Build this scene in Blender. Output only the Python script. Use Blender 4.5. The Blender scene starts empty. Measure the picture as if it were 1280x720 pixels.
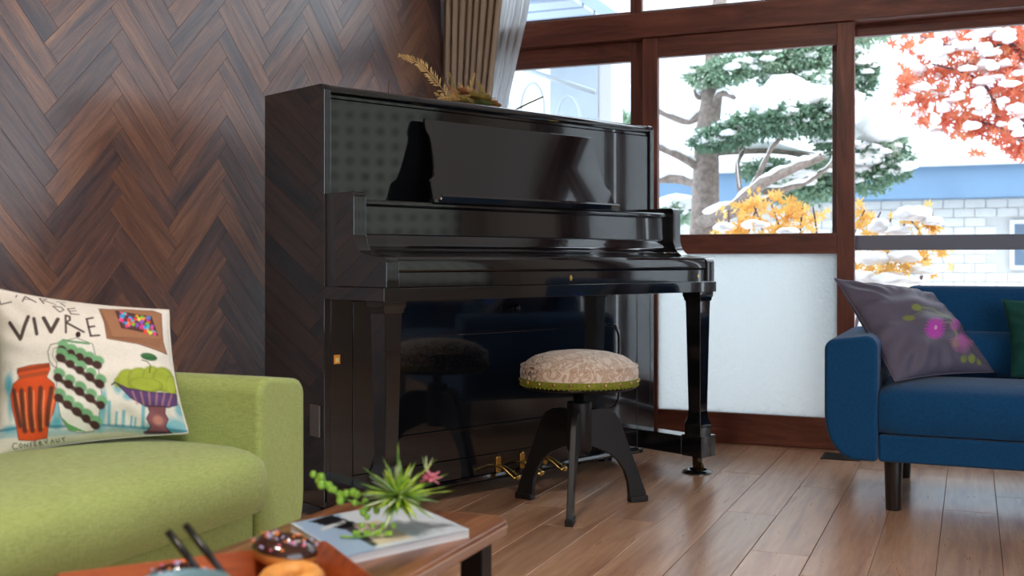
import bpy, bmesh, math, random
import numpy as np
from mathutils import Vector, Matrix
random.seed(7); rng = np.random.default_rng(7)
S = bpy.context.scene; COL = S.collection; PI = math.pi

# ------------------------------------------------------------------ camera, sky, exposure
F, V0, CAM_H = 1355.0, 327.0, 0.775
YAW = math.atan(575.0 / F)
cd = bpy.data.cameras.new('camera'); cam = bpy.data.objects.new('camera', cd); COL.objects.link(cam)
cam.location = (0, 0, CAM_H); cam.rotation_euler = (PI / 2, 0, YAW)
cd.sensor_width = 36; cd.lens = 36 * F / 1280; cd.shift_y = -(360 - V0) / 1280
cd.clip_start = 0.05; cd.clip_end = 200
cd.dof.use_dof = True; cd.dof.focus_distance = 3.2; cd.dof.aperture_fstop = 4.2
S.camera = cam
w = bpy.data.worlds.new('sky'); S.world = w; w.use_nodes = True
bg = w.node_tree.nodes['Background']; bg.inputs[0].default_value = (0.80, 0.90, 1.0, 1); bg.inputs[1].default_value = 1.0
S.view_settings.view_transform = 'Standard'; S.view_settings.look = 'None'
S.view_settings.gamma = 1; S.view_settings.use_curve_mapping = False
S.view_settings.exposure = 2.1
S.cycles.use_denoising = True
S.cycles.max_bounces = 10; S.cycles.diffuse_bounces = 6; S.cycles.glossy_bounces = 5
S.cycles.transparent_max_bounces = 16; S.cycles.transmission_bounces = 6
S.cycles.caustics_reflective = False; S.cycles.caustics_refractive = False
S.cycles.sample_clamp_indirect = 6.0

XL, YW, XR, YB, ZC = -2.27, 4.62, 3.3, -3.0, 2.42      # left wall, window wall, right wall, rear wall, ceiling
def portal(loc, rot, sx, sy):
    l = bpy.data.lights.new('window_light_portal', 'AREA'); l.shape = 'RECTANGLE'; l.size = sx; l.size_y = sy
    l.cycles.is_portal = True; l.energy = 1
    o = bpy.data.objects.new('window_light_portal', l); COL.objects.link(o); o.location = loc; o.rotation_euler = rot
portal((-0.30, 4.85, 1.17), (PI / 2, 0, PI), 3.9, 2.3)
portal((3.55, -0.35, 1.25), (PI / 2, 0, PI / 2), 4.5, 2.1)
portal((3.55, 3.55, 1.45), (PI / 2, 0, PI / 2), 1.6, 1.7)

# ------------------------------------------------------------------ helpers
def srgb(r, g, b):
    f = lambda c: (c / 255) / 12.92 if c <= 10 else (((c / 255) + 0.055) / 1.055) ** 2.4
    return (f(r), f(g), f(b), 1)
def lin(c): return srgb(*c) if max(c) > 1.0 else (*c, 1)
class NT:
    def __init__(s, name):
        s.m = bpy.data.materials.new(name); s.m.use_nodes = True; s.t = s.m.node_tree
        s.b = s.t.nodes['Principled BSDF']; s.out = s.t.nodes['Material Output']
    def n(s, k, **kw):
        o = s.t.nodes.new(k)
        for a, v in kw.items(): setattr(o, a, v)
        return o
    def l(s, a, b): s.t.links.new(a, b)
    def coords(s, scale=(1, 1, 1), rnd=0.0, kind='Object'):
        tc = s.n('ShaderNodeTexCoord'); mp = s.n('ShaderNodeMapping'); mp.inputs['Scale'].default_value = scale
        src = tc.outputs[kind]
        if rnd:
            oi = s.n('ShaderNodeObjectInfo'); mu = s.n('ShaderNodeMath', operation='MULTIPLY'); mu.inputs[1].default_value = rnd
            s.l(oi.outputs['Random'], mu.inputs[0])
            ad = s.n('ShaderNodeVectorMath', operation='ADD'); s.l(src, ad.inputs[0]); s.l(mu.outputs[0], ad.inputs[1]); src = ad.outputs[0]
        s.l(src, mp.inputs[0]); return mp.outputs[0]
    def noise(s, vec, scale, detail=4, rough=0.55, dist=0):
        o = s.n('ShaderNodeTexNoise'); o.inputs['Scale'].default_value = scale; o.inputs['Detail'].default_value = detail
        o.inputs['Roughness'].default_value = rough; o.inputs['Distortion'].default_value = dist
        s.l(vec, o.inputs['Vector']); return o.outputs['Fac']
    def ramp(s, fac, stops):
        r = s.n('ShaderNodeValToRGB'); e = r.color_ramp.elements
        while len(e) < len(stops): e.new(0.5)
        for q, (p, c) in zip(e, stops): q.position = p; q.color = lin(c)
        s.l(fac, r.inputs[0]); return r.outputs[0]
    def mix(s, fac, a, b, mode='MIX'):
        m = s.n('ShaderNodeMix', data_type='RGBA', blend_type=mode)
        for k, v in ((0, fac), (6, a), (7, b)):
            if hasattr(v, 'links'): s.l(v, m.inputs[k])
            else: m.inputs[k].default_value = v
        return m.outputs[2]
    def bump(s, h, strength=0.2, dist=0.002):
        b = s.n('ShaderNodeBump'); b.inputs['Strength'].default_value = strength; b.inputs['Distance'].default_value = dist
        s.l(h, b.inputs['Height']); s.l(b.outputs[0], s.b.inputs['Normal']); return b
    def set(s, **kw):
        for k, v in kw.items(): s.b.inputs[k.replace('_', ' ')].default_value = v
        return s
MATS = {}
def pm(name, c, rough=0.5, metal=0.0, var=0.0, vscale=8, bump=0.0, bscale=60, coat=0.0, sheen=0.0, spec=0.5, alpha=None, kind='Object'):
    if name in MATS: return MATS[name]
    t = NT(name); c = lin(c); t.b.inputs['Base Color'].default_value = c
    t.set(Roughness=rough, Metallic=metal); t.b.inputs['Specular IOR Level'].default_value = spec
    t.b.inputs['Coat Weight'].default_value = coat; t.b.inputs['Coat Roughness'].default_value = 0.03
    t.b.inputs['Sheen Weight'].default_value = sheen
    if var or bump:
        v = t.coords(kind=kind)
        if var:
            f = t.noise(v, vscale); a = tuple(max(0, x * (1 - var)) for x in c[:3]); b = tuple(min(1, x * (1 + var)) for x in c[:3])
            t.l(t.ramp(f, [(0.3, a), (0.7, b)]), t.b.inputs['Base Color'])
        if bump: t.bump(t.noise(v, bscale, 3), bump)
    MATS[name] = t.m; return t.m
def wood(name, dark, mid, light, rough=0.4, scale=(1.5, 22, 22), rnd=37.0, dist=1.2, bump=0.12, vary=0.35, coat=0.0, rv=0.0):
    if name in MATS: return MATS[name]
    t = NT(name); v = t.coords(scale, rnd)
    f = t.noise(v, 1.0, 6, 0.6, dist); c = t.ramp(f, [(0.28, dark), (0.5, mid), (0.74, light)])
    v2 = t.coords(tuple(x * 4 for x in scale), rnd); g = t.noise(v2, 1.0, 5, 0.65)
    c = t.mix(0.45, c, t.ramp(g, [(0.3, (0.35, 0.35, 0.35)), (0.7, (1, 1, 1))]), 'MULTIPLY')
    if vary:
        oi = t.n('ShaderNodeObjectInfo'); r = t.ramp(oi.outputs['Random'], [(0.0, (1 - vary,) * 3), (0.5, (1, 0.98, 0.96)), (1.0, (1 , 1 , 1))])
        c = t.mix(1.0, c, r, 'MULTIPLY')
    t.l(c, t.b.inputs['Base Color']); t.set(Roughness=rough); t.b.inputs['Coat Weight'].default_value = coat; t.b.inputs['Coat Roughness'].default_value = 0.2
    if rv: t.l(t.ramp(g, [(0.2, (rough + rv,) * 3), (0.8, (rough - rv,) * 3)]), t.b.inputs['Roughness'])
    t.bump(g, bump, 0.001); MATS[name] = t.m; return t.m
def fabric(name, c, c2, weave=900, rough=0.9, sheen=0.25, bump=0.25):
    if name in MATS: return MATS[name]
    t = NT(name); v = t.coords(); 
    n1 = t.noise(t.coords((1, 1, 0.12)), weave * 0.55, 2); n2 = t.noise(t.coords((0.12, 0.12, 1)), weave * 0.55, 2)
    ad = t.n('ShaderNodeMath', operation='ADD'); t.l(n1, ad.inputs[0]); t.l(n2, ad.inputs[1])
    hf = t.n('ShaderNodeMath', operation='MULTIPLY'); hf.inputs[1].default_value = 0.5; t.l(ad.outputs[0], hf.inputs[0])
    col = t.ramp(hf.outputs[0], [(0.38, c2), (0.62, c)])
    big = t.noise(v, 5, 3); col = t.mix(0.25, col, t.ramp(big, [(0.3, (0.7, 0.7, 0.7)), (0.7, (1, 1, 1))]), 'MULTIPLY')
    t.l(col, t.b.inputs['Base Color']); t.set(Roughness=rough); t.b.inputs['Sheen Weight'].default_value = sheen
    t.b.inputs['Specular IOR Level'].default_value = 0.2
    t.bump(hf.outputs[0], bump, 0.002); MATS[name] = t.m; return t.m
def printmat(name, rough=0.85, bump=0.2, bscale=700):
    if name in MATS: return MATS[name]
    t = NT(name); a = t.n('ShaderNodeAttribute', attribute_name='print'); t.l(a.outputs['Color'], t.b.inputs['Base Color'])
    t.set(Roughness=rough); t.b.inputs['Specular IOR Level'].default_value = 0.25
    if bump: t.bump(t.noise(t.coords(), bscale, 2), bump, 0.001)
    MATS[name] = t.m; return t.m

def tag(o, label=None, cat=None, group=None, kind=None):
    if label: o['label'] = label
    if cat: o['category'] = cat
    if group: o['group'] = group
    if kind: o['kind'] = kind
    return o
def empty(name, loc=(0, 0, 0), rz=0.0):
    o = bpy.data.objects.new(name, None); COL.objects.link(o); o.location = loc; o.rotation_euler = (0, 0, rz); o.empty_display_size = 0.05
    return o
def link(name, me, mat=None, parent=None, smooth=False):
    if mat is not None and not me.materials: me.materials.append(mat)
    if smooth:
        me.polygons.foreach_set('use_smooth', [True] * len(me.polygons))
    o = bpy.data.objects.new(name, me); COL.objects.link(o)
    if parent is not None: o.parent = parent
    return o
def mesh(name, vs, fs):
    me = bpy.data.meshes.new(name); me.from_pydata([tuple(v) for v in vs], [], fs); me.update(); return me
def bm_mesh(name, bm, bevel=0.0, seg=2, angle=0.6, smooth=None):
    bmesh.ops.remove_doubles(bm, verts=bm.verts, dist=1e-6); bmesh.ops.recalc_face_normals(bm, faces=bm.faces)
    if bevel:
        es = [e for e in bm.edges if len(e.link_faces) == 2 and e.calc_face_angle(0) > angle]
        bmesh.ops.bevel(bm, geom=es, offset=bevel, segments=seg, affect='EDGES', profile=0.5, clamp_overlap=True)
    me = bpy.data.meshes.new(name); bm.to_mesh(me); bm.free(); return me
def autosmooth(me, ang=40):
    me.polygons.foreach_set('use_smooth', [True] * len(me.polygons))
    bm = bmesh.new(); bm.from_mesh(me); a = math.radians(ang)
    for e in bm.edges:
        if len(e.link_faces) == 2 and e.calc_face_angle(0) > a: e.smooth = False
    bm.to_mesh(me); bm.free(); return me
def add_box(bm, x0, x1, y0, y1, z0, z1):
    v = [bm.verts.new(p) for p in ((x0, y0, z0), (x1, y0, z0), (x1, y1, z0), (x0, y1, z0), (x0, y0, z1), (x1, y0, z1), (x1, y1, z1), (x0, y1, z1))]
    for f in ((0, 3, 2, 1), (4, 5, 6, 7), (0, 1, 5, 4), (1, 2, 6, 5), (2, 3, 7, 6), (3, 0, 4, 7)): bm.faces.new([v[i] for i in f])
def wn(o, on=True):
    if on: m = o.modifiers.new('weighted', 'WEIGHTED_NORMAL'); m.keep_sharp = True; m.weight = 80
    return o
def box(name, x0, x1, y0, y1, z0, z1, mat, parent=None, bevel=0.002, seg=2):
    bm = bmesh.new(); add_box(bm, x0, x1, y0, y1, z0, z1)
    me = bm_mesh(name, bm, bevel, seg)
    if bevel: autosmooth(me, 50)
    return wn(link(name, me, mat, parent), bevel)
def prism(name, pts, a0, a1, axis, mat, parent=None, bevel=0.0, seg=2, ang=0.6, sm=35):
    """pts 2-D outline; extruded along axis ('x': pts=(y,z); 'y': pts=(x,z); 'z': pts=(x,y))"""
    def P(p, a): return (a, p[0], p[1]) if axis == 'x' else ((p[0], a, p[1]) if axis == 'y' else (p[0], p[1], a))
    bm = bmesh.new(); A = [bm.verts.new(P(p, a0)) for p in pts]; B = [bm.verts.new(P(p, a1)) for p in pts]
    bm.faces.new(A); bm.faces.new(B[::-1]); n = len(pts)
    for i in range(n): bm.faces.new((A[i], B[i], B[(i + 1) % n], A[(i + 1) % n]))
    me = bm_mesh(name, bm, bevel, seg, ang); autosmooth(me, sm)
    return wn(link(name, me, mat, parent))
def lathe(name, prof, mat, parent=None, seg=40, loc=(0, 0, 0), sm=40):
    vs, fs = [], []; n = len(prof)
    for i in range(seg):
        a = 2 * PI * i / seg
        for r, z in prof: vs.append((loc[0] + r * math.cos(a), loc[1] + r * math.sin(a), loc[2] + z))
    for i in range(seg):
        j = (i + 1) % seg
        for k in range(n - 1): fs.append((i * n + k, j * n + k, j * n + k + 1, i * n + k + 1))
    bm = bmesh.new(); bm.from_mesh(mesh('t', vs, fs))
    bmesh.ops.remove_doubles(bm, verts=bm.verts, dist=1e-6); bmesh.ops.dissolve_degenerate(bm, dist=1e-7, edges=bm.edges)
    bmesh.ops.holes_fill(bm, edges=bm.edges); me = bm_mesh(name, bm); autosmooth(me, sm)
    return link(name, me, mat, parent)
def tube_geo(path, radii, seg=8, cap=True):
    path = [Vector(p) for p in path]; n = len(path); vs, fs = [], []
    if not hasattr(radii, '__len__'): radii = [radii] * n
    up = Vector((0.13, 0.31, 0.94)).normalized()
    for i, p in enumerate(path):
        t = (path[min(i + 1, n - 1)] - path[max(i - 1, 0)]).normalized()
        a = t.cross(up)
        if a.length < 1e-3: a = t.cross(Vector((1, 0, 0)))
        a.normalize(); b = t.cross(a)
        for k in range(seg):
            q = 2 * PI * k / seg; vs.append(p + (a * math.cos(q) + b * math.sin(q)) * radii[i])
    for i in range(n - 1):
        for k in range(seg): fs.append((i * seg + k, i * seg + (k + 1) % seg, (i + 1) * seg + (k + 1) % seg, (i + 1) * seg + k))
    if cap: fs.append(tuple(range(seg))[::-1]); fs.append(tuple((n - 1) * seg + k for k in range(seg)))
    return vs, fs
def tube(name, path, radii, mat, parent=None, seg=8):
    vs, fs = tube_geo(path, radii, seg); return link(name, mesh(name, vs, fs), mat, parent, True)
def spline(pts, n=8):
    pts = [Vector(p) for p in pts]; out = []
    for i in range(len(pts) - 1):
        p0, p1, p2, p3 = pts[max(i - 1, 0)], pts[i], pts[i + 1], pts[min(i + 2, len(pts) - 1)]
        for k in range(n):
            t = k / n; out.append(0.5 * ((2 * p1) + (-p0 + p2) * t + (2 * p0 - 5 * p1 + 4 * p2 - p3) * t * t + (-p0 + 3 * p1 - 3 * p2 + p3) * t ** 3))
    out.append(pts[-1]); return out
def arc(cx, cy, rx, ry, a0, a1, n=8):
    return [(cx + rx * math.cos(math.radians(a0 + (a1 - a0) * i / n)), cy + ry * math.sin(math.radians(a0 + (a1 - a0) * i / n))) for i in range(n + 1)]
def copy(o, parent=None, **kw):
    c = o.copy(); COL.objects.link(c); c.parent = parent
    for k, v in kw.items(): setattr(c, k, v)
    return c
def merge(parts):
    vs, fs = [], []
    for a, b in parts:
        k = len(vs); vs += list(a); fs += [tuple(i + k for i in f) for f in b]
    return vs, fs

# ------------------------------------------------------------------ materials
LACQ = NT('black_lacquer'); LACQ.b.inputs['Base Color'].default_value = (0.005, 0.0055, 0.007, 1)
LACQ.set(Roughness=0.07); LACQ.b.inputs['IOR'].default_value = 1.58; LACQ.b.inputs['Coat Weight'].default_value = 0.85; LACQ.b.inputs['Coat Roughness'].default_value = 0.02
_v = LACQ.coords(); LACQ.l(LACQ.ramp(LACQ.noise(_v, 9, 5), [(0.3, (0.05,) * 3), (0.75, (0.12,) * 3)]), LACQ.b.inputs['Roughness']); LACQ = LACQ.m
def wallwood():
    t = NT('herringbone_wood'); v = t.coords((2.6, 26, 26), 53.0); f = t.noise(v, 1.0, 5, 0.6, 0.9)
    a = t.ramp(f, [(0.30, (80, 62, 66)), (0.48, (124, 92, 84)), (0.62, (158, 114, 92)), (0.78, (192, 140, 102))])
    b = t.ramp(f, [(0.30, (72, 58, 64)), (0.50, (106, 82, 80)), (0.66, (132, 98, 86)), (0.80, (168, 122, 94))])
    c = t.ramp(f, [(0.28, (98, 70, 62)), (0.50, (148, 104, 84)), (0.68, (174, 124, 94)), (0.82, (118, 92, 86))])
    oi = t.n('ShaderNodeObjectInfo'); r1 = t.ramp(oi.outputs['Random'], [(0.30, (0, 0, 0)), (0.36, (1, 1, 1))]); r2 = t.ramp(oi.outputs['Random'], [(0.66, (0, 0, 0)), (0.72, (1, 1, 1))])
    c = t.mix(r2, t.mix(r1, a, b), c)
    g = t.noise(t.coords((14, 230, 230), 53.0), 1.0, 4, 0.7); c = t.mix(0.55, c, t.ramp(g, [(0.32, (0.30, 0.28, 0.29)), (0.62, (1, 1, 1))]), 'MULTIPLY')
    h = t.noise(t.coords((220, 380, 380), 53.0), 1.0, 2, 0.6); c = t.mix(0.35, c, t.ramp(h, [(0.35, (0.45, 0.43, 0.43)), (0.6, (1, 1, 1))]), 'MULTIPLY')
    t.l(c, t.b.inputs['Base Color']); t.set(Roughness=0.38); t.b.inputs['Coat Weight'].default_value = 1.0; t.b.inputs['Coat Roughness'].default_value = 0.30; t.bump(g, 0.12, 0.001); return t.m
WALLWOOD = wallwood()
FLOORWOOD = wood('floor_oak', (172, 120, 90), (214, 165, 130), (232, 192, 160), rough=0.30, coat=0.5, scale=(14, 1.1, 14), rnd=41, dist=0.9, bump=0.06, vary=0.22, rv=0.05)
FRAMEWOOD = wood('window_frame_wood', (84, 44, 36), (122, 68, 54), (150, 92, 70), rough=0.38, scale=(2, 20, 20), rnd=11, vary=0.1, bump=0.08)
FRAMEWOODV = wood('window_stile_wood', (84, 44, 36), (122, 68, 54), (150, 92, 70), rough=0.38, scale=(20, 20, 2), rnd=11, vary=0.1, bump=0.08)
TABLEWOOD = wood('table_wood', (78, 46, 28), (134, 86, 56), (170, 116, 78), rough=0.28, scale=(26, 2.0, 26), rnd=5, vary=0.0, bump=0.05)
TRAYWOOD = wood('tray_wood', (104, 44, 18), (158, 72, 30), (188, 96, 44), rough=0.35, scale=(3, 30, 30), rnd=5, vary=0.0, bump=0.05)
PLASTER = pm('warm_plaster', (206, 200, 192), 0.9, bump=0.1, bscale=40)
CEIL = pm('ceiling_paint', (225, 222, 216), 0.9, bump=0.05, bscale=60)
STEEL = pm('black_cast_iron', (30, 29, 30), 0.45, 0.3, bump=0.08, bscale=200)
BRASS = pm('polished_brass', (226, 190, 110), 0.22, 1.0)
BLACKM = pm('black_metal', (16, 16, 18), 0.35, 0.6)
SNOW = pm('fresh_snow', (0.92, 0.93, 0.95), 0.8, bump=0.3, bscale=14)
BARK = pm('tree_bark', (138, 124, 116), 0.9, var=0.35, vscale=30, bump=0.6, bscale=60)
def glassmat(name, tint, refl):
    t = NT(name); t.t.nodes.remove(t.b)
    tr = t.n('ShaderNodeBsdfTransparent'); tr.inputs[0].default_value = (*tint, 1)
    gl = t.n('ShaderNodeBsdfGlossy'); gl.inputs['Roughness'].default_value = 0.02
    lw = t.n('ShaderNodeLayerWeight'); lw.inputs[0].default_value = 0.18
    mu = t.n('ShaderNodeMath', operation='MULTIPLY'); mu.inputs[1].default_value = refl; t.l(lw.outputs['Fresnel'], mu.inputs[0])
    mx = t.n('ShaderNodeMixShader'); t.l(mu.outputs[0], mx.inputs[0]); t.l(tr.outputs[0], mx.inputs[1]); t.l(gl.outputs[0], mx.inputs[2])
    t.l(mx.outputs[0], t.out.inputs[0]); return t.m
GLASS = glassmat('clear_window_glass', (0.97, 0.985, 0.985), 0.8)
def frosted():
    t = NT('pebbled_frosted_glass'); t.t.nodes.remove(t.b); v = t.coords()
    vo = t.n('ShaderNodeTexVoronoi', feature='SMOOTH_F1'); vo.inputs['Scale'].default_value = 78; t.l(v, vo.inputs['Vector'])
    bp = t.n('ShaderNodeBump'); bp.inputs['Strength'].default_value = 0.7; bp.inputs['Distance'].default_value = 0.0045; t.l(vo.outputs['Distance'], bp.inputs['Height'])
    tl = t.n('ShaderNodeBsdfTranslucent'); tl.inputs[0].default_value = (0.64, 0.67, 0.67, 1); t.l(bp.outputs[0], tl.inputs['Normal'])
    tr = t.n('ShaderNodeBsdfTransparent'); tr.inputs[0].default_value = (0.9, 0.95, 0.96, 1)
    gl = t.n('ShaderNodeBsdfGlossy'); gl.inputs['Roughness'].default_value = 0.15; t.l(bp.outputs[0], gl.inputs['Normal'])
    m1 = t.n('ShaderNodeMixShader'); m1.inputs[0].default_value = 0.08; t.l(tl.outputs[0], m1.inputs[1]); t.l(tr.outputs[0], m1.inputs[2])
    m2 = t.n('ShaderNodeMixShader'); m2.inputs[0].default_value = 0.05; t.l(m1.outputs[0], m2.inputs[1]); t.l(gl.outputs[0], m2.inputs[2])
    t.l(m2.outputs[0], t.out.inputs[0]); return t.m
FROST = frosted()
def clothmat(name, c, trans):
    t = NT(name); t.b.inputs['Base Color'].default_value = lin(c); t.set(Roughness=0.9)
    t.bump(t.noise(t.coords((1, 1, 0.3)), 500, 2), 0.15, 0.001)
    if trans:
        tl = t.n('ShaderNodeBsdfTranslucent'); tl.inputs[0].default_value = lin(c); mx = t.n('ShaderNodeMixShader'); mx.inputs[0].default_value = trans
        t.l(t.b.outputs[0], mx.inputs[1]); t.l(tl.outputs[0], mx.inputs[2]); t.l(mx.outputs[0], t.out.inputs[0])
    return t.m
def leafmat(name, stops, trans=0.4):
    t = NT(name); oi = t.n('ShaderNodeObjectInfo'); nz = t.noise(t.coords(), 6, 2)
    ad = t.n('ShaderNodeMath', operation='ADD'); t.l(oi.outputs['Random'], ad.inputs[0]); t.l(nz, ad.inputs[1])
    fr = t.n('ShaderNodeMath', operation='FRACT'); t.l(ad.outputs[0], fr.inputs[0])
    c = t.ramp(fr.outputs[0], stops); t.l(c, t.b.inputs['Base Color']); t.set(Roughness=0.6)
    tl = t.n('ShaderNodeBsdfTranslucent'); t.l(c, tl.inputs[0]); mx = t.n('ShaderNodeMixShader'); mx.inputs[0].default_value = trans
    t.l(t.b.outputs[0], mx.inputs[1]); t.l(tl.outputs[0], mx.inputs[2]); t.l(mx.outputs[0], t.out.inputs[0]); return t.m

# ------------------------------------------------------------------ the room shell
fl = box('floor', XL - 0.1, XR + 0.1, YB - 0.1, YW + 0.1, -0.12, -0.012, FLOORWOOD, None, 0); tag(fl, kind='structure')
PW = 0.155
def plank_mesh(L):
    bm = bmesh.new(); add_box(bm, -PW / 2 + 0.0007, PW / 2 - 0.0007, -L / 2 + 0.0007, L / 2 - 0.0007, -0.012, 0.0)
    es = [e for e in bm.edges if all(v.co.z > -0.001 for v in e.verts)]
    bmesh.ops.bevel(bm, geom=es, offset=0.0011, segments=1, affect='EDGES'); me = bpy.data.meshes.new('plank'); bm.to_mesh(me); bm.free()
    me.materials.append(FLOORWOOD); return me
PLM = {L: plank_mesh(L) for L in (0.9, 1.2, 1.5)}
k0 = math.floor((XL + 0.393) / PW)
x = -0.393 + k0 * PW
rf = random.Random(3)
while x < XR:
    y = YB - rf.random() * 0.9
    while y < YW:
        L = rf.choice((0.9, 1.2, 1.5)); yc = y + L / 2
        if y + L > YB and x + PW > XL + 0.02:
            o = bpy.data.objects.new('floor_plank', PLM[L]); COL.objects.link(o); o.parent = fl; o.location = (x + PW / 2, yc, 0)
        y += L
    x += PW
wl = box('wall_left', XL - 0.15, XL - 0.006, YB, YW + 0.15, -0.1, ZC, PLASTER, None, 0); tag(wl, kind='structure')
# herringbone boards: each a real board, chamfered
HL, HW = 0.340, 0.068
bm = bmesh.new(); add_box(bm, -HL / 2 + .0002, HL / 2 - .0002, -HW / 2 + .0002, HW / 2 - .0002, -0.005, 0.0)
bmesh.ops.bevel(bm, geom=[e for e in bm.edges if all(v.co.z > -0.001 for v in e.verts)], offset=0.0006, segments=1, affect='EDGES')
HM = bpy.data.meshes.new('wall_board'); bm.to_mesh(HM); bm.free(); HM.materials.append(WALLWOOD)
# wall frame: a = along +Y world, b = up ; pattern frame rotated 45 deg
c45 = math.sqrt(0.5); rest = []; nvis = 0
BASE = Matrix(((0, 0, 1, XL), (1, 0, 0, 0), (0, 1, 0, 0), (0, 0, 0, 1)))     # local (x,y,z) -> world (z+XL, x, y)
def board(cx, cy, ang):
    global nvis
    gy = (cx - cy) * c45 + 2.215; gz = (cx + cy) * c45 + 1.02
    if not (YB + .15 < gy < YW - .16 and -0.1 < gz < ZC + 0.02):
        if not (YW - .16 <= gy < YW + .02 and -0.1 < gz < ZC): return
    M = BASE @ Matrix.Translation((gy, gz, 0)) @ Matrix.Rotation(math.radians(45 + ang), 4, 'Z')
    if gy > 1.55 and gz > 0.36 and gz < 2.08 and nvis < 300:
        o = bpy.data.objects.new('wall_board', HM); COL.objects.link(o); o.parent = wl; o.matrix_local = M; nvis += 1
    else: rest.append(M)
for m_ in range(-16, 17):
    for k in range(-90, 91):
        ox, oy = m_ * HL + k * HW, -m_ * HL + k * HW
        board(ox + HL / 2, oy + HW / 2, 0); board(ox - HW / 2, oy + HL / 2, 90)
vs, fs = merge([([M @ v.co for v in HM.vertices], [tuple(p.vertices) for p in HM.polygons]) for M in rest])
o = link('wall_boards_further', mesh('wall_boards_further', vs, fs), WALLWOOD, wl); tag(o, kind='stuff')

ce = box('ceiling', XL - 0.15, XR + 0.15, YB - 0.15, YW + 0.15, ZC, ZC + 0.1, CEIL, None, 0); tag(ce, kind='structure')
# window wall: solid part right of the glazing and above
wb = empty('wall_back'); tag(wb, kind='structure')
box('wall_panel', 1.66, XR + .15, YW, YW + .15, 0, ZC, PLASTER, wb, 0)
box('wall_panel', XL - .15, XL + .04, YW, YW + .15, 0, ZC, PLASTER, wb, 0)
# right wall with unseen openings added to let in daylight; rear wall closed
wr = empty('wall_right'); tag(wr, kind='structure')
for a in ((-3.0, -2.6, 0, ZC), (1.9, 2.75, 0, ZC), (4.35, YW + .1, 0, ZC), (2.75, 4.35, 0, 0.62), (2.75, 4.35, 2.28, ZC), (-2.6, 1.9, 0, 0.2), (-2.6, 1.9, 2.3, ZC)): box('wall_panel', XR, XR + .15, a[0], a[1], a[2], a[3], PLASTER, wr, 0)
wf = empty('wall_front'); tag(wf, kind='structure')
for a in ((XL - .15, XR + .15, 0, ZC),): box('wall_panel', a[0], a[1], YB - .15, YB, a[2], a[3], PLASTER, wf, 0)

def fill_lamp(x_, y_, label):  # unseen lamp, added as warm fill light for the interior
    t = empty('fill_lamp', (x_, y_, ZC)); tag(t, label, 'lamp')
    lathe('fill_lamp_rim', [(0.20, 0.0), (0.235, 0.0), (0.235, -0.05), (0.225, -0.055), (0.20, -0.05)], pm('white_fill_rim', (225, 224, 220), 0.5), t, 40)
    e = NT('fill_lamp_diffuser'); e.b.inputs['Base Color'].default_value = (0.9, 0.9, 0.88, 1); e.b.inputs['Emission Color'].default_value = (1.0, 0.91, 0.81, 1); e.b.inputs['Emission Strength'].default_value = FILL_STRENGTH
    lathe('fill_lamp_diffuser', [(0, -0.075), (0.10, -0.072), (0.17, -0.062), (0.20, -0.046), (0.20, -0.02), (0, -0.02)], e.m, t, 40)
FILL_STRENGTH = 27.0
fill_lamp(-0.75, 0.55, 'added round flush fill lamp above the green sofa and coffee table')
def sash(name, x0, x1, y0, y1, z0, z1, sl, sr, top, bot, mids=(), frost=False, midmat=None):
    """sliding sash: stiles, rails, panes"""
    t = empty(name, ((x0 + x1) / 2, (y0 + y1) / 2, z0)); tag(t, kind='structure'); ox, oy, oz = t.location
    def b(n, a, b_, c, d, mat, dy=0): 
        return box(n, a - ox, b_ - ox, y0 - oy + dy, y1 - oy - dy, c - oz, d - oz, mat, t, 0.003)
    b('stile', x0, x0 + sl, z0, z1, FRAMEWOODV); b('stile', x1 - sr, x1, z0, z1, FRAMEWOODV)
    b('rail', x0 + sl, x1 - sr, z1 - top, z1, FRAMEWOOD); b('rail', x0 + sl, x1 - sr, z0, z0 + bot, FRAMEWOOD)
    zs = [z0 + bot]
    for m0, m1 in mids: b('rail', x0 + sl, x1 - sr, m0, m1, midmat or FRAMEWOOD); zs += [m0, m1]
    zs.append(z1 - top); yc = (y0 + y1) / 2 - oy
    for i in range(0, len(zs), 2):
        fr = frost and i == 0 and len(zs) > 2
        box('frosted_pane' if fr else 'glass_pane', x0 + sl - ox, x1 - sr - ox, yc - 0.003, yc + 0.003, zs[i] - oz, zs[i + 1] - oz, FROST if fr else GLASS, t, 0)
    return t
DT = 1.757
sash('door_1', -2.21, -1.337, 4.665, 4.70, 0.012, DT, 0.07, 0.068, 0.088, 0.128, ((0.808, 0.888),), True)
sash('door_2', -1.337, -0.442, 4.62, 4.655, 0.002, DT, 0.069, 0.069, 0.088, 0.128, ((0.808, 0.893),), True)
sash('window_1', -0.54, 0.62, 4.71, 4.745, 0.02, 1.775, 0.06, 0.06, 0.065, 0.128, ((0.822, 0.884),), False, pm('grey_metal_rail', (122, 126, 140), 0.45, 0.2))
sash('window_2', 0.62, 1.62, 4.665, 4.70, 0.02, 1.757, 0.06, 0.06, 0.065, 0.128, ((0.822, 0.884),))
sash('window_3', -2.21, -1.402 + .02, 4.65, 4.69, 1.867, 2.36, 0.06, 0.02, 0.05, 0.022)
sash('window_4', -1.382, -0.40, 4.66, 4.69, 1.867, 2.36, 0.03, 0.06, 0.05, 0.022)
sash('window_5', -0.38, 0.62, 4.66, 4.69, 1.867, 2.36, 0.06, 0.06, 0.05, 0.022)
sash('window_6', 0.64, 1.64, 4.66, 4.69, 1.867, 2.36, 0.06, 0.06, 0.05, 0.022)
tag(box('trim_1', -2.23, 1.66, 4.60, 4.76, 1.757, 1.868, FRAMEWOOD, None, 0.003), kind='structure')
tag(box('trim_2', -2.23, 1.66, 4.60, 4.76, 2.36, ZC, FRAMEWOOD, None, 0.003), kind='structure')
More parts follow.
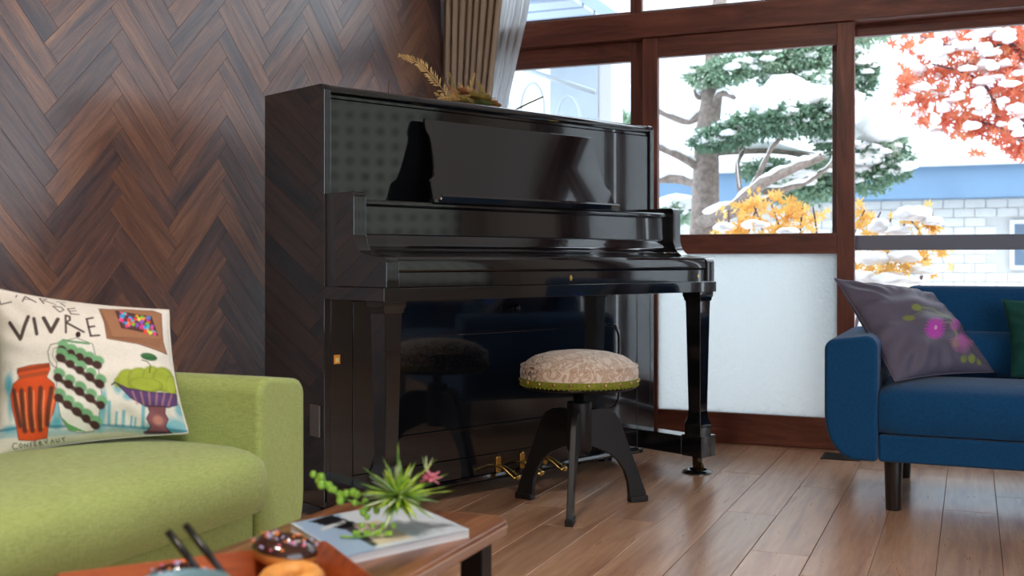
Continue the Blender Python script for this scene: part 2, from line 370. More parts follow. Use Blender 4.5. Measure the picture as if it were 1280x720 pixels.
tag(box('trim_3', -2.23, 1.66, 4.66, 4.80, -0.012, 0.012, FRAMEWOOD, None, 0.002), kind='structure')
tag(box('trim_4', 1.62, 1.70, 4.58, 4.78, 0.0, ZC, FRAMEWOODV, None, 0.003), kind='structure')
tag(box('trim_5', -2.265, -2.205, 4.60, 4.78, 0.0, ZC, FRAMEWOODV, None, 0.003), kind='structure')
ALU = pm('grey_sill', (150, 150, 150), 0.4)

# ------------------------------------------------------------------ upright piano
PIANO_ANG = math.atan2(0.9108, 0.41285)
pn = empty('upright_piano', (-1.7552, 2.7204, 0), PIANO_ANG)
tag(pn, 'tall black lacquered upright piano with closed key lid standing across the corner', 'piano')
W, D, H = 1.5, 0.3435, 1.302; T = 0.024
side_prof = [(0, 0.05), (D, 0.05), (D, H)] + [(0.02 + 0.02 * math.cos(math.radians(a)), H - 0.02 + 0.02 * math.sin(math.radians(a))) for a in (90, 112, 135, 157, 180)]
prism('side_panel', side_prof, 0, T, 'x', LACQ, pn, 0.0025, 2)
prism('side_panel', side_prof, W - T, W, 'x', LACQ, pn, 0.0025, 2)
box('back_panel', T, W - T, D - 0.03, D, 0.05, H - 0.04, BLACKM, pn, 0)
lid_prof = [(D, 1.285), (D, H - .002), (0.022, H - .002)] + arc(0.022, H - 0.022, 0.02, 0.02, 95, 180, 6) + [(0.004, 1.276), (0.012, 1.270), (0.012, 1.262), (0.03, 1.262), (0.03, 1.285)]
prism('lid', lid_prof, T + .001, W - T - .001, 'x', LACQ, pn, 0.0)
box('lid_joint', T + .002, W - T - .002, 0.150, 0.153, 1.298, H - .0015, BLACKM, pn, 0)
box('upper_front_panel', T + .001, W - T - .001, 0.008, 0.028, 0.93, 1.258, LACQ, pn, 0.001)
# music desk: shaped board leaning back, bottom forward
def desk_pt(x, z):
    t = (z - 0.965) / (1.222 - 0.965); return (x, -0.118 + 0.086 * t, z)
half = [(0.352, 1.222), (0.3485, 1.214), (0.347, 1.195), (0.349, 1.183), (0.356, 1.172), (0.357, 1.15), (0.353, 1.10), (0.347, 1.06), (0.343, 1.045), (0.336, 1.036), (0.326, 1.030), (0.321, 1.020), (0.318, 0.965)]
out = half + [(1.467 - a, b) for a, b in half[::-1]]
bm = bmesh.new(); A = [bm.verts.new(desk_pt(*p)) for p in out]; B = [bm.verts.new(Vector(desk_pt(*p)) + Vector((0, 0.011, 0.003))) for p in out]
bm.faces.new(A); bm.faces.new(B[::-1])
for i in range(len(out)): bm.faces.new((A[i], B[i], B[(i + 1) % len(out)], A[(i + 1) % len(out)]))
md = link('music_desk', autosmooth(bm_mesh('music_desk', bm, 0.0015, 1, 0.9), 30), LACQ, pn); wn(md)
prism('ledge_lip', [(-0.105, 0.955), (-0.137, 0.957), (-0.142, 0.975), (-0.137, 0.982), (-0.130, 0.978), (-0.128, 0.966), (-0.105, 0.964)], 0.335, 1.145, 'x', LACQ, md, 0.001, 1)
prism('desk_ledge', [(-0.10, 0.956), (-0.128, 0.956), (-0.128, 0.966), (-0.10, 0.968)], 0.312, 1.155, 'x', LACQ, md)
for xx in (0.42, 1.05): box('desk_hinge', xx, xx + 0.05, -0.03, 0.008, 1.15, 1.154, BRASS, md, 0)
# top shelf, fallboard, key slip, key bed
prism('shelf', [(0.008, 0.93), (0.008, 0.956)] + arc(-0.112, 0.950, 0.006, 0.006, 90, 180, 4) + [(-0.118, 0.944), (-0.112, 0.940), (-0.04, 0.93)], 0.054, W - 0.054, 'x', LACQ, pn)
fb = [(0.0, 0.940), (-0.108, 0.940), (-0.110, 0.936), (-0.112, 0.858), (-0.110, 0.853), (-0.1115, 0.849)] + [(-0.118 - 0.10 * (1 - math.cos(math.radians(a))), 0.846 - 0.052 * math.sin(math.radians(a)) ** 0.9) for a in range(8, 91, 8)] + [(-0.240, 0.7935), (-0.268, 0.792), (-0.281, 0.788), (-0.288, 0.780), (-0.2905, 0.768), (-0.291, 0.752), (-0.289, 0.7475), (-0.2, 0.7475), (0, 0.80)]
prism('fallboard', fb, 0.056, W - 0.056, 'x', LACQ, pn, sm=25)
ks = box('key_slip', 0.054, W - 0.054, -0.287, -0.26, 0.703, 0.745, LACQ, pn, 0.0015)
box('key_bed', 0.0, W, -0.2975, 0.005, 0.664, 0.702, LACQ, pn, 0.002)
for xx, rz in ((0.743, 0.006), (1.402, 0.004)):
    lathe('keyhole_plate', [(0, 0), (rz, 0), (rz, 0.0015), (rz * 0.55, 0.0018), (rz * 0.5, 0.0008), (0, 0.0008)], BRASS, ks, 16)
    o = bpy.data.objects[[q.name for q in ks.children][-1]]; o.location = (xx, -0.2875, 0.722); o.rotation_euler = (PI / 2, 0, 0); o.scale = (1, 1.7, 1)
# cheeks with S profile
ch = [(0.002, 0.7025), (-0.2956, 0.7025), (-0.2956, 0.768)] + arc(-0.2776, 0.770, 0.018, 0.018, 180, 90, 6)[1:] + [(-0.25, 0.7895), (-0.215, 0.793)] + \
     [(-0.138 - 0.062 * (1 - math.sin(math.radians(a))), 0.860 - 0.065 * math.cos(math.radians(a))) for a in range(10, 91, 10)] + [(-0.138, 0.955)] + arc(-0.123, 0.962, 0.015, 0.014, 180, 90, 5)[1:] + [(0.002, 0.976)]
for x0, x1, fx in ((0.010, 0.054, 0.0), (W - 0.054, W - 0.010, W)):
    c = prism('cheek', ch, x0, x1, 'x', LACQ, pn, 0.002, 2)
    sgn = 1 if fx == 0 else -1                                         # hollow fillet where the cheek meets the case
    fp = [(fx, 0.001)] + [(fx + sgn * 0.0105 * math.sin(math.radians(a)), -0.062 * (1 - math.cos(math.radians(a)))) for a in range(0, 91, 10)] + [(fx + sgn * 0.012, 0.001)]
    prism('cheek_fillet', fp, 0.7025, 0.974, 'z', LACQ, c, sm=60)
# lower front: stiles, panel with raised rounded field, bottom rail, plinth
for x0, x1 in ((T, 0.100), (W - 0.100, W - T)): box('lower_stile', x0, x1, 0.0, 0.02, 0.055, 0.664, LACQ, pn, 0.0012)
lp = box('lower_front_panel', 0.1025, W - 0.1025, 0.0, 0.02, 0.1325, 0.655, LACQ, pn, 0.0012)
def rrect(x0, x1, z0, z1, r, n=6):
    return arc(x1 - r, z1 - r, r, r, 0, 90, n) + arc(x0 + r, z1 - r, r, r, 90, 180, n) + arc(x0 + r, z0 + r, r, r, 180, 270, n) + arc(x1 - r, z0 + r, r, r, 270, 360, n)
def rring(name, o_, i_, y0, y1, mat, parent, bevel=0.003):
    n = len(o_); bm = bmesh.new(); V = [[bm.verts.new((p[0], y, p[1])) for p in q] for q, y in ((o_, y0), (i_, y0), (i_, y1), (o_, y1))]
    for a in range(4):
        for i in range(n): bm.faces.new((V[a][i], V[a][(i + 1) % n], V[(a + 1) % 4][(i + 1) % n], V[(a + 1) % 4][i]))
    return link(name, autosmooth(bm_mesh(name, bm, bevel, 1, 0.9), 30), mat, parent)
rring('panel_moulding', rrect(0.196, 1.304, 0.222, 0.545, 0.055), rrect(0.206, 1.294, 0.232, 0.535, 0.047), -0.006, 0.004, LACQ, lp, 0.002)
box('bottom_rail', 0.1025, W - 0.1025, 0.0, 0.02, 0.066, 0.1300, LACQ, pn, 0.0012)
prism('plinth_moulding', [(0.02, 0.05), (-0.010, 0.05), (-0.012, 0.056), (-0.006, 0.064), (0.02, 0.066)], 0.1, W - 0.1, 'x', LACQ, pn)
box('bottom_board', 0.03, W - 0.03, 0.03, D - 0.02, 0.035, 0.05, BLACKM, pn, 0)
lathe('pedal_knob', [(0, 0), (0.004, 0), (0.004, 0.02), (0.009, 0.022), (0.0125, 0.028), (0.0125, 0.034), (0.008, 0.040), (0, 0.042)], BLACKM, pn, 20)
kn = [q for q in pn.children if q.name.startswith('pedal_knob')][-1]; kn.location = (0.745, 0, 0.618); kn.rotation_euler = (PI / 2, 0, 0)
# brass pedals
for xx in (0.685, 0.795, 0.905):
    pd = empty('pedal', (xx, 0, 0)); pd.parent = pn
    prism('pedal_bracket', rrect(-0.011, 0.011, 0.062, 0.122, 0.0105, 5), -0.008, 0.0, 'y', BRASS, pd, 0.002, 1)
    pts = spline([(0, 0.0, 0.088), (0, -0.03, 0.086), (0, -0.06, 0.076), (0, -0.09, 0.064), (0, -0.102, 0.060)], 4)
    vs, fs = tube_geo(pts, 1.0, 12)
    for i, p in enumerate(pts):
        tt = i / (len(pts) - 1); wx = 0.012 + 0.008 * max(0, tt - 0.35) / 0.65; wx *= math.sqrt(max(0.04, 1 - max(0, (tt - 0.86) / 0.14) ** 2))
        for k in range(12):
            d = Vector(vs[i * 12 + k]) - p; vs[i * 12 + k] = Vector((p.x + d.x * wx, p.y + d.y * 0.006, p.z + d.z * 0.008))
    link('pedal_lever', mesh('pedal_lever', vs, fs), BRASS, pd, True)
# front legs
def sq_loft(name, rows, mat, parent, bevel=0.0015):
    bm = bmesh.new(); R = []
    for x0, x1, y0, y1, z in rows: R.append([bm.verts.new(p) for p in ((x0, y0, z), (x1, y0, z), (x1, y1, z), (x0, y1, z))])
    for a, b in zip(R, R[1:]):
        for i in range(4): bm.faces.new((a[i], a[(i + 1) % 4], b[(i + 1) % 4], b[i]))
    bm.faces.new(R[0][::-1]); bm.faces.new(R[-1])
    return wn(link(name, autosmooth(bm_mesh(name, bm, bevel, 1, 0.7), 30), mat, parent))
for lx0, lx1 in ((0.006, 0.068), (W - 0.091, W - 0.029)):
    lg = empty('leg', (0, 0, 0)); lg.parent = pn; y1 = -0.2955; cx = (lx0 + lx1) / 2
    def row(hw, yin, z): return (cx - hw, cx + hw, y1 + yin, y1 + 0.075 - yin, z)
    sq_loft('leg_shaft', [row(.032, .0, .140), row(.032, .0, .180), row(.030, .002, .186), row(.024, .008, .205), row(.0215, .010, .235), row(.0285, .004, .600), row(.030, .003, .632)], LACQ, lg)
    sq_loft('leg_capital', [row(.031, .002, .630), row(.034, -.001, .636), row(.034, -.001, .643), row(.038, -.003, .646), row(.040, -.004, .664)], LACQ, lg)
    bx0, bx1 = (lx0, lx0 + 0.084) if lx0 < 0.5 else (W - 0.089, W - 0.005)
    box('toe_block', bx0, bx1, y1 - 0.002, y1 + 0.09, 0.062, 0.140, LACQ, lg, 0.002)
    box('toe_beam', bx0, bx1 - 0.012, y1 + 0.091, 0.0, 0.064, 0.134, LACQ, lg, 0.002)
    cxx = (bx0 + bx1) / 2 - 0.006; cyy = y1 + 0.045
    lathe('caster_cup', [(0, 0.004), (0.034, 0.004), (0.038, 0.012), (0.046, 0.010), (0.056, 0.004), (0.056, 0), (0, 0)][::-1], LACQ, lg, 28, (cxx, cyy, 0))
    prism('caster_fork', [(cyy - 0.012, 0.02), (cyy + 0.012, 0.02), (cyy + 0.014, 0.062), (cyy - 0.014, 0.062)], cxx - 0.013, cxx + 0.013, 'x', pm('aged_brass', (92, 74, 50), 0.35, 0.9), lg, 0.002)
    o = lathe('caster_wheel', [(0, -0.008), (0.016, -0.008), (0.018, -0.005), (0.018, 0.005), (0.016, 0.008), (0, 0.008)], pm('aged_brass', (92, 74, 50), 0.35, 0.9), lg, 20)
    for p in o.data.vertices: x_, y_, z_ = p.co; p.co = (cxx + z_, cyy + x_ * 0.98 - 0.010, 0.023 + y_)
for xx in (0.12, W - 0.12):                                           # rear casters carry the case
    o = lathe('rear_caster', [(0, 0), (0.03, 0), (0.03, 0.034), (0.018, 0.036), (0, 0.036)][::-1], BLACKM, pn, 20, (xx, 0.15, 0))
box('inspection_sticker', 0.034, 0.056, -0.0006, 0.0, 0.471, 0.498, pm('orange_sticker', (226, 150, 46), 0.5), pn, 0)
st = pn.children[-1]; box('sticker_window', 0.039, 0.051, -0.0009, -0.0006, 0.476, 0.489, pm('sticker_cream', (240, 214, 140), 0.5), st, 0)
box('side_plate', -0.006, 0.0, 0.018, 0.070, 0.255, 0.349, pm('grey_plate', (104, 104, 104), 0.5), pn, 0.002)

# ------------------------------------------------------------------ dried bouquet on the piano lid
def pw(x, y, z):
    c, s = math.cos(PIANO_ANG), math.sin(PIANO_ANG); return Vector((-1.7552 + x * c - y * s, 2.7204 + x * s + y * c, z))
LZ = 1.3005
bq = empty('dried_bouquet', pw(0.66, 0.14, LZ), PIANO_ANG); tag(bq, 'dried fern and twig arrangement lying on top of the piano', 'dried flowers')
B0 = Vector((0.66, 0.14, LZ)); L_ = lambda x, y, z: Vector((x, y, z)) - B0
STRAW = pm('dried_straw', (206, 170, 108), 0.8, var=0.3, vscale=40); OLIVE = pm('dried_olive', (158, 138, 72), 0.8, var=0.35, vscale=40)
TWIG = pm('dry_twig', (110, 84, 62), 0.9); RUST = pm('dried_rust', (176, 116, 70), 0.85, var=0.35, vscale=60); MOSS = pm('dried_moss', (112, 120, 58), 0.9, var=0.4, vscale=60)
def frond(path, n, ln, mat, width=0.006):
    pts = spline(path, 10); vs, fs = tube_geo(pts, 0.0018, 5)
    for i in range(n):
        t = i / (n - 1); k = min(len(pts) - 2, int(t * (len(pts) - 2))); p = pts[k]; d = (pts[k + 1] - p).normalized()
        sd = d.cross(Vector((0.2, 1, 0.1))).normalized(); l = ln * (0.45 + 0.9 * math.sin(PI * (0.15 + 0.8 * t))) * (1 - 0.35 * t)
        for s in (-1, 1):
            dirv = (sd * s + d * 0.75 + Vector((0, random.uniform(-.3, .3), 0))).normalized(); q = d * width * 0.6
            b = len(vs); vs += [p - q, p + dirv * l * 0.5 - q * 0.9 + Vector((0, 0.002, 0)), p + dirv * l, p + dirv * l * 0.5 + q]; fs.append((b, b + 1, b + 2, b + 3))
    o = link('fern_frond', mesh('fern_frond', vs, fs), mat, bq); return o
frond([L_(.60, .12, 1.306), L_(.52, .13, 1.385), L_(.46, .14, 1.435), L_(.385, .15, 1.453)], 26, 0.024, STRAW, .008)
frond([L_(.66, .15, 1.31), L_(.63, .15, 1.36), L_(.605, .16, 1.425)], 12, 0.014, OLIVE)
frond([L_(.68, .15, 1.32), L_(.69, .15, 1.37), L_(.705, .14, 1.43)], 14, 0.016, STRAW)
frond([L_(.68, .12, 1.315), L_(.72, .12, 1.37), L_(.70, .13, 1.40)], 12, 0.014, OLIVE)
frond([L_(.62, .10, 1.308), L_(.55, .10, 1.325), L_(.50, .09, 1.312)], 12, 0.02, STRAW)
rq = random.Random(31)
for i in range(16):
    x0 = .56 + .22 * i / 15; x1 = x0 + rq.uniform(-.06, .05); h = rq.uniform(.035, .085) * (1.1 - .9 * abs(i - 6) / 14)
    frond([L_(x0, .10 + .03 * rq.random(), 1.308), L_((x0 + x1) / 2, .11, 1.308 + h * .6), L_(x1, .11, 1.308 + h)], 9, rq.uniform(.009, .016), rq.choice((OLIVE, STRAW, OLIVE, RUST)), .005)
for pa in ([L_(.60, .12, 1.306), L_(.50, .12, 1.318), L_(.45, .13, 1.335), L_(.415, .13, 1.365), L_(.395, .13, 1.385)], [L_(.45, .13, 1.335), L_(.40, .12, 1.325), L_(.375, .12, 1.306)], [L_(.56, .12, 1.33), L_(.53, .13, 1.39), L_(.52, .13, 1.42)],
           [L_(.31, .10, 1.300), L_(.305, .10, 1.335), L_(.312, .1, 1.36)], [L_(.60, .14, 1.34), L_(.575, .14, 1.385), L_(.578, .14, 1.40)], [L_(.62, .1, 1.31), L_(.70, .1, 1.33), L_(.76, .09, 1.345)]):
    tube('twig', spline(pa, 5), [0.0017 - 0.0009 * i / (5 * (len(pa) - 1)) for i in range(5 * (len(pa) - 1) + 1)], TWIG, bq, 5)
tube('stick', [L_(.88, .12, 1.318), L_(.95, .13, 1.348), L_(1.035, .14, 1.382)], [0.0035, 0.0032, 0.003], pm('green_stick', (96, 88, 52), 0.8), bq, 6)
def bloom(c, r, mat, n=26, name='dried_bloom'):
    vs, fs = [], []
    for i in range(n):
        d = Vector((random.gauss(0, 1), random.gauss(0, 1), abs(random.gauss(0, 1)))).normalized(); a = d.cross(Vector((0.3, 0.2, 1))).normalized() * r * 0.28; q = Vector(c)
        b = len(vs); vs += [q, q + d * r * .6 + a, q + d * r * random.uniform(.85, 1.1) + Vector((0, 0, -0.004)), q + d * r * .6 - a]; fs.append((b, b + 1, b + 2, b + 3))
    return link(name, mesh(name, vs, fs), mat, bq)
bloom(L_(.625, .11, 1.345), .032, RUST, 50); bloom(L_(.665, .11, 1.335), .036, OLIVE, 60); bloom(L_(.72, .11, 1.325), .04, OLIVE, 60); bloom(L_(.765, .11, 1.318), .03, RUST, 50)
bloom(L_(.70, .10, 1.305), .04, MOSS, 60, 'moss_tuft'); bloom(L_(.62, .10, 1.305), .04, OLIVE, 50, 'moss_tuft'); bloom(L_(.575, .11, 1.31), .035, STRAW, 40)
for i, (xx, r) in enumerate(((.80, .012), (.825, .010))):
    o = lathe('white_pebble', [(0, -r * .7), (r * .7, -r * .5), (r, 0), (r * .7, r * .5), (0, r * .7)][::1], pm('white_pebble', (214, 214, 212), 0.5), bq, 14); o.location = L_(xx, .09, LZ + r * .7)

# ------------------------------------------------------------------ piano stool
ST = Vector((-1.137, 3.22, 0)); stl = empty('piano_stool', ST, 0.0); tag(stl, 'round swivel stool with patterned fabric seat on black three-leg iron base', 'stool')
def damask():
    t = NT('damask_fabric'); v = t.coords(); n = t.noise(v, 16, 2, .5, 2.5)
    wv = t.noise(v, 20, 0.6, .5, 2.2); c = t.ramp(wv, [(0.40, (214, 198, 180)), (0.455, (176, 142, 116)), (0.50, (206, 186, 166)), (0.55, (174, 140, 114)), (0.61, (216, 200, 184))])
    sx = t.n('ShaderNodeSeparateXYZ'); t.l(t.coords(), sx.inputs[0]); k = t.ramp(sx.outputs[0], [(0.0, (1, 1, 1)), (0.02, (0, 0, 0))])
    mp = t.n('ShaderNodeMapRange'); mp.inputs[1].default_value = -0.05; mp.inputs[2].default_value = -0.10; t.l(sx.outputs[0], mp.inputs[0])
    vo = t.noise(v, 30, 1, .4, 4.0); dk = t.ramp(vo, [(0.53, (1, 1, 1)), (0.57, (0.10, 0.08, 0.07))])
    c = t.mix(mp.outputs[0], c, t.mix(1.0, c, dk, 'MULTIPLY')); t.l(c, t.b.inputs['Base Color']); t.set(Roughness=0.7); t.b.inputs['Sheen Weight'].default_value = 0.3
    t.bump(wv, 0.3, 0.002); return t.m
DAM = damask(); R = 0.183
lathe('seat_cushion', [(0, 0.497), (0.05, 0.496), (0.10, 0.490), (0.14, 0.479), (0.162, 0.466), (0.174, 0.4545), (0.1775, 0.4515), (0.1835, 0.4535), (0.1855, 0.449), (0.1825, 0.4455), (0.1850, 0.440), (0.186, 0.425), (0.184, 0.408), (0, 0.408)], DAM, stl, 56, sm=70)
GREEN = pm('lime_braid', (122, 128, 32), 0.8, var=0.25, vscale=150, bump=0.5, bscale=300)
tr = lathe('green_trim', [(0.183, 0.413), (0.1865, 0.412), (0.187, 0.397), (0.183, 0.391), (0.17, 0.391), (0.17, 0.413)], GREEN, stl, 56, sm=60)
nm = None
for i in range(22):
    a = 2 * PI * i / 22 + 0.06
    if nm is None: o = lathe('upholstery_nail', [(0, 0.0045), (0.0032, 0.0038), (0.0052, 0.0012), (0.0056, 0), (0, 0)], pm('nail_brass', (186, 150, 110), 0.3, 0.9), tr, 10); nm = o
    else: o = copy(nm, tr)
    o.location = (0.1868 * math.cos(a), 0.1868 * math.sin(a), 0.4045); o.rotation_euler = (0, PI / 2, a)
nm = None
for i in range(72):
    a = 2 * PI * i / 72
    if nm is None: o = lathe('trim_bead', [(0, .003), (.002, .002), (.003, 0), (.002, -.002), (0, -.003)][::-1], GREEN, tr, 6); nm = o
    else: o = copy(nm, tr)
    o.location = (0.185 * math.cos(a), 0.185 * math.sin(a), 0.3915)
lathe('seat_base', [(0, 0.391), (0.179, 0.391), (0.181, 0.386), (0.174, 0.380), (0.10, 0.378), (0, 0.378)], BLACKM, stl, 48)
thread = [(0.0, 0.378)]
for i in range(14): thread += [(0.019, 0.378 - i * 0.0032), (0.016, 0.3764 - i * 0.0032)]
lathe('screw_post', thread + [(0.017, 0.30), (0, 0.30)], STEEL, stl, 24)
lathe('column', [(0.012, 0.335), (0.036, 0.335), (0.039, 0.332), (0.039, 0.186), (0.036, 0.182), (0, 0.182), (0, 0.33)], STEEL, stl, 32)
legp = [(0.034, 0.192), (0.05, 0.190)] + [(0.045 + 0.138 * math.sin(math.radians(a)) ** 1.1, 0.016 + 0.168 * math.cos(math.radians(a)) ** 0.9) for a in range(15, 91, 15)] + [(0.186, 0.006), (0.248, 0.006), (0.243, 0.03), (0.146, 0.268), (0.126, 0.295), (0.098, 0.308), (0.07, 0.311), (0.034, 0.308)]
lm = None
for ang in (-77.5, 164.0, 49.0):
    if lm is None: o = prism('leg', legp, -0.0095, 0.0095, 'y', STEEL, stl, 0.003, 2, 0.8); lm = o
    else: o = copy(lm, stl)
    o.rotation_euler = (0, 0, math.radians(ang))
    f = box('foot', 0.184, 0.250, -0.013, 0.013, 0.0, 0.02, STEEL, o, 0.003)

# ------------------------------------------------------------------ sofas
def sofa(name, loc, rz, mat, label, W=1.75, seam=0.241, seat=0.385, over=0.0, legmat=None):
    t = empty(name, loc, rz); tag(t, label, 'sofa'); AW, AZ, B0_, DP = 0.16, 0.545, 0.155, 0.72
    def arm(s):
        p = [(AW, B0_)] + [(AW, AZ - 0.035)] + arc(AW - 0.035, AZ - 0.035, 0.035, 0.035, 0, 90, 5)[1:] + [(0.035, AZ - 0.012)] + arc(0.035, AZ - 0.047, 0.035, 0.035, 90, 180, 5)[1:] + [(0.0, 0.30)] + [(0.095 - 0.095 * math.cos(math.radians(a)), 0.30 - (0.30 - B0_) * math.sin(math.radians(a))) for a in range(10, 91, 10)]
        if s: p = [(W - a, b) for a, b in p]
        return prism('arm', p, 0.0, DP, 'y', mat, t, 0.014, 3, 0.9, 50)
    for s in (0, 1):
        a = arm(s)
        e = [(AW - 0.012, B0_ + 0.02), (AW - 0.012, AZ - 0.03)]
        xp = AW - 0.004 if s == 0 else W - AW + 0.004
    box('seat_base', AW + .001, W - AW - .001, 0.012, DP - 0.02, B0_, seam - 0.002, mat, t, 0.010, 3)
    # seat cushion with a crowned top
    x0, x1, y0, y1 = AW + .002, W - AW - .002, -over, 0.52; nx, ny = 44, 22; vs = []; fs = []
    pr_ = [(0.06, seam), (0.012, seam + 0.004), (0.0, seam + 0.03), (-0.004, (seam + seat) / 2), (0.0, seat - 0.035), (0.010, seat - 0.014), (0.03, seat - 0.003)]
    ys = [(y0 + a, z, 0) for a, z in pr_] + [(y0 + 0.03 + (y1 - y0 - 0.03) * j / 14, seat, j / 14) for j in range(1, 15)] + [(y1, seam, 1)]
    for i in range(nx + 1):
        u = i / nx; e = 1 - (2 * abs(u - 0.5)) ** 10
        for (yy, zz, q) in ys:
            cr = 0.018 * math.sin(PI * min(1, q * 1.1 + .1)) * e if zz == seat else 0
            inset = 0.012 * (1 - e) if i in (0, nx) else 0
            vs.append((x0 + (x1 - x0) * u, yy + inset, zz + cr - (0.012 if zz > seam + .02 and i in (0, nx) else 0)))
    m = len(ys)
    for i in range(nx):
        for j in range(m - 1): fs.append((i * m + j, (i + 1) * m + j, (i + 1) * m + j + 1, i * m + j + 1))
    fs.append(tuple(range(m))); fs.append(tuple(nx * m + j for j in range(m))[::-1])
    sc = link('seat_cushion', autosmooth(mesh('seat_cushion', vs, fs), 60), mat, t)
    # backrest: upper slab leaning back and a lower lumbar roll
    bx0, bx1 = 0.212, W - 0.212
    def back(n, prof, z_round, r):
        k = len(prof); vs, fs = [], []; xs = [bx0 + r * (1 - math.cos(PI / 2 * i / 6)) for i in range(7)] + [bx1 - r * (1 - math.cos(PI / 2 * i / 6)) for i in range(6, -1, -1)]
        drop = [r * (1 - math.sin(PI / 2 * i / 6)) for i in range(7)] + [r * (1 - math.sin(PI / 2 * i / 6)) for i in range(6, -1, -1)]
        for X, dr in zip(xs, drop):
            for yy, zz in prof: vs.append((X, yy, zz - (dr if zz > z_round else 0)))
        for i in range(len(xs) - 1):
            for j in range(k): fs.append((i * k + j, i * k + (j + 1) % k, (i + 1) * k + (j + 1) % k, (i + 1) * k + j))
        fs.append(tuple(range(k))[::-1]); fs.append(tuple((len(xs) - 1) * k + j for j in range(k)))
        return link(n, autosmooth(bm_mesh(n, (lambda b: (b.from_mesh(mesh(n, vs, fs)), b)[1])(bmesh.new())), 50), mat, t)
    back('backrest', [(0.50, 0.36), (0.485, 0.54), (0.50, 0.66), (0.512, 0.682), (0.53, 0.69), (0.60, 0.69), (0.622, 0.68), (0.63, 0.66), (0.63, 0.36)], 0.6, 0.03)
    back('lumbar_roll', [(0.49, 0.38), (0.44, 0.385), (0.418, 0.41), (0.412, 0.46), (0.418, 0.505), (0.435, 0.53), (0.46, 0.54), (0.487, 0.538), (0.492, 0.50)], 0.53, 0.01)
    lm = legmat
    g = None
    for lx in (0.202, W - 0.202):
        for ly in (0.064, 0.62):
            if g is None: g = lathe('leg', [(0, 0), (0.022, 0), (0.0235, 0.004), (0.0285, 0.154), (0, 0.154)], lm, t, 24); o = g
            else: o = copy(g, t)
            o.location = (lx, ly, 0)
    return t
DARKLEG = wood('dark_leg_wood', (24, 18, 18), (36, 28, 28), (50, 38, 34), 0.35, (20, 20, 2), 3, vary=0)
BLUE = fabric('blue_sofa_fabric', (14, 80, 128), (8, 58, 98), 1500, sheen=0.15)
LIME = fabric('lime_sofa_fabric', (168, 180, 108), (142, 156, 86), 1100, sheen=0.2, bump=0.3)
sofa('blue_sofa', (-0.428, 3.52, 0), 0.0, BLUE, 'blue fabric sofa with dark tapered legs in front of the window', legmat=DARKLEG)
sofa('green_sofa', (-1.29, 1.93 - 1.75, 0), PI / 2, LIME, 'lime green fabric sofa against the herringbone wall', seam=0.285, seat=0.41, over=0.03, legmat=DARKLEG)

# ------------------------------------------------------------------ printed cloth: colours evaluated per vertex
def L3(c): return np.array(lin(c)[:3])
class Print:
    def __init__(s, P, base): s.P = P; s.C = np.tile(L3(base), (len(P), 1))
    def put(s, m, c, a=1.0):
        m = np.clip(np.asarray(m, float), 0, 1)[:, None] * a; s.C = s.C * (1 - m) + L3(c) * m
    def seg(s, pts):
        d = np.full(len(s.P), 1e9)
        for a, b in zip(pts, pts[1:]):
            a, b = np.array(a, float), np.array(b, float); ab = b - a; t = np.clip(((s.P - a) @ ab) / max(ab @ ab, 1e-9), 0, 1)
            d = np.minimum(d, np.linalg.norm(s.P - a - t[:, None] * ab, axis=1))
        return d
    def stroke(s, pts, w_, c, a=1.0, soft=2.0): s.put((w_ / 2 - s.seg(pts)) / soft + 0.5, c, a)
    def poly(s, pts, c, a=1.0, edge=None, ew=3):
        p = np.array(pts, float); ins = np.zeros(len(s.P), bool); x, y = s.P[:, 0], s.P[:, 1]
        for (x1, y1), (x2, y2) in zip(p, np.roll(p, -1, 0)):
            if y1 == y2: continue
            ins ^= ((y1 > y) != (y2 > y)) & (x < (x2 - x1) * (y - y1) / (y2 - y1) + x1)
        s.put(ins, c, a)
        if edge: s.stroke(list(p) + [p[0]], ew, edge, 0.8)
        return ins
    def ell(s, cx, cy, rx, ry, c, a=1.0, ang=0.0, soft=0.15):
        d = s.P - (cx, cy); ca, sa = math.cos(math.radians(ang)), math.sin(math.radians(ang))
        q = np.hypot((d[:, 0] * ca + d[:, 1] * sa) / rx, (-d[:, 0] * sa + d[:, 1] * ca) / ry); s.put((1 - q) / soft + 0.5, c, a)
    def grain(s, amt):
        s.C = np.clip(s.C * (1 + amt * rng.standard_normal((len(s.C), 1))), 0, 1)
def bil(c, s, t):
    tl, tr, bl, br = [np.array(q, float) for q in c]; s, t = s[:, None], t[:, None]
    return (tl * (1 - s) + tr * s) * (1 - t) + (bl * (1 - s) + br * s) * t
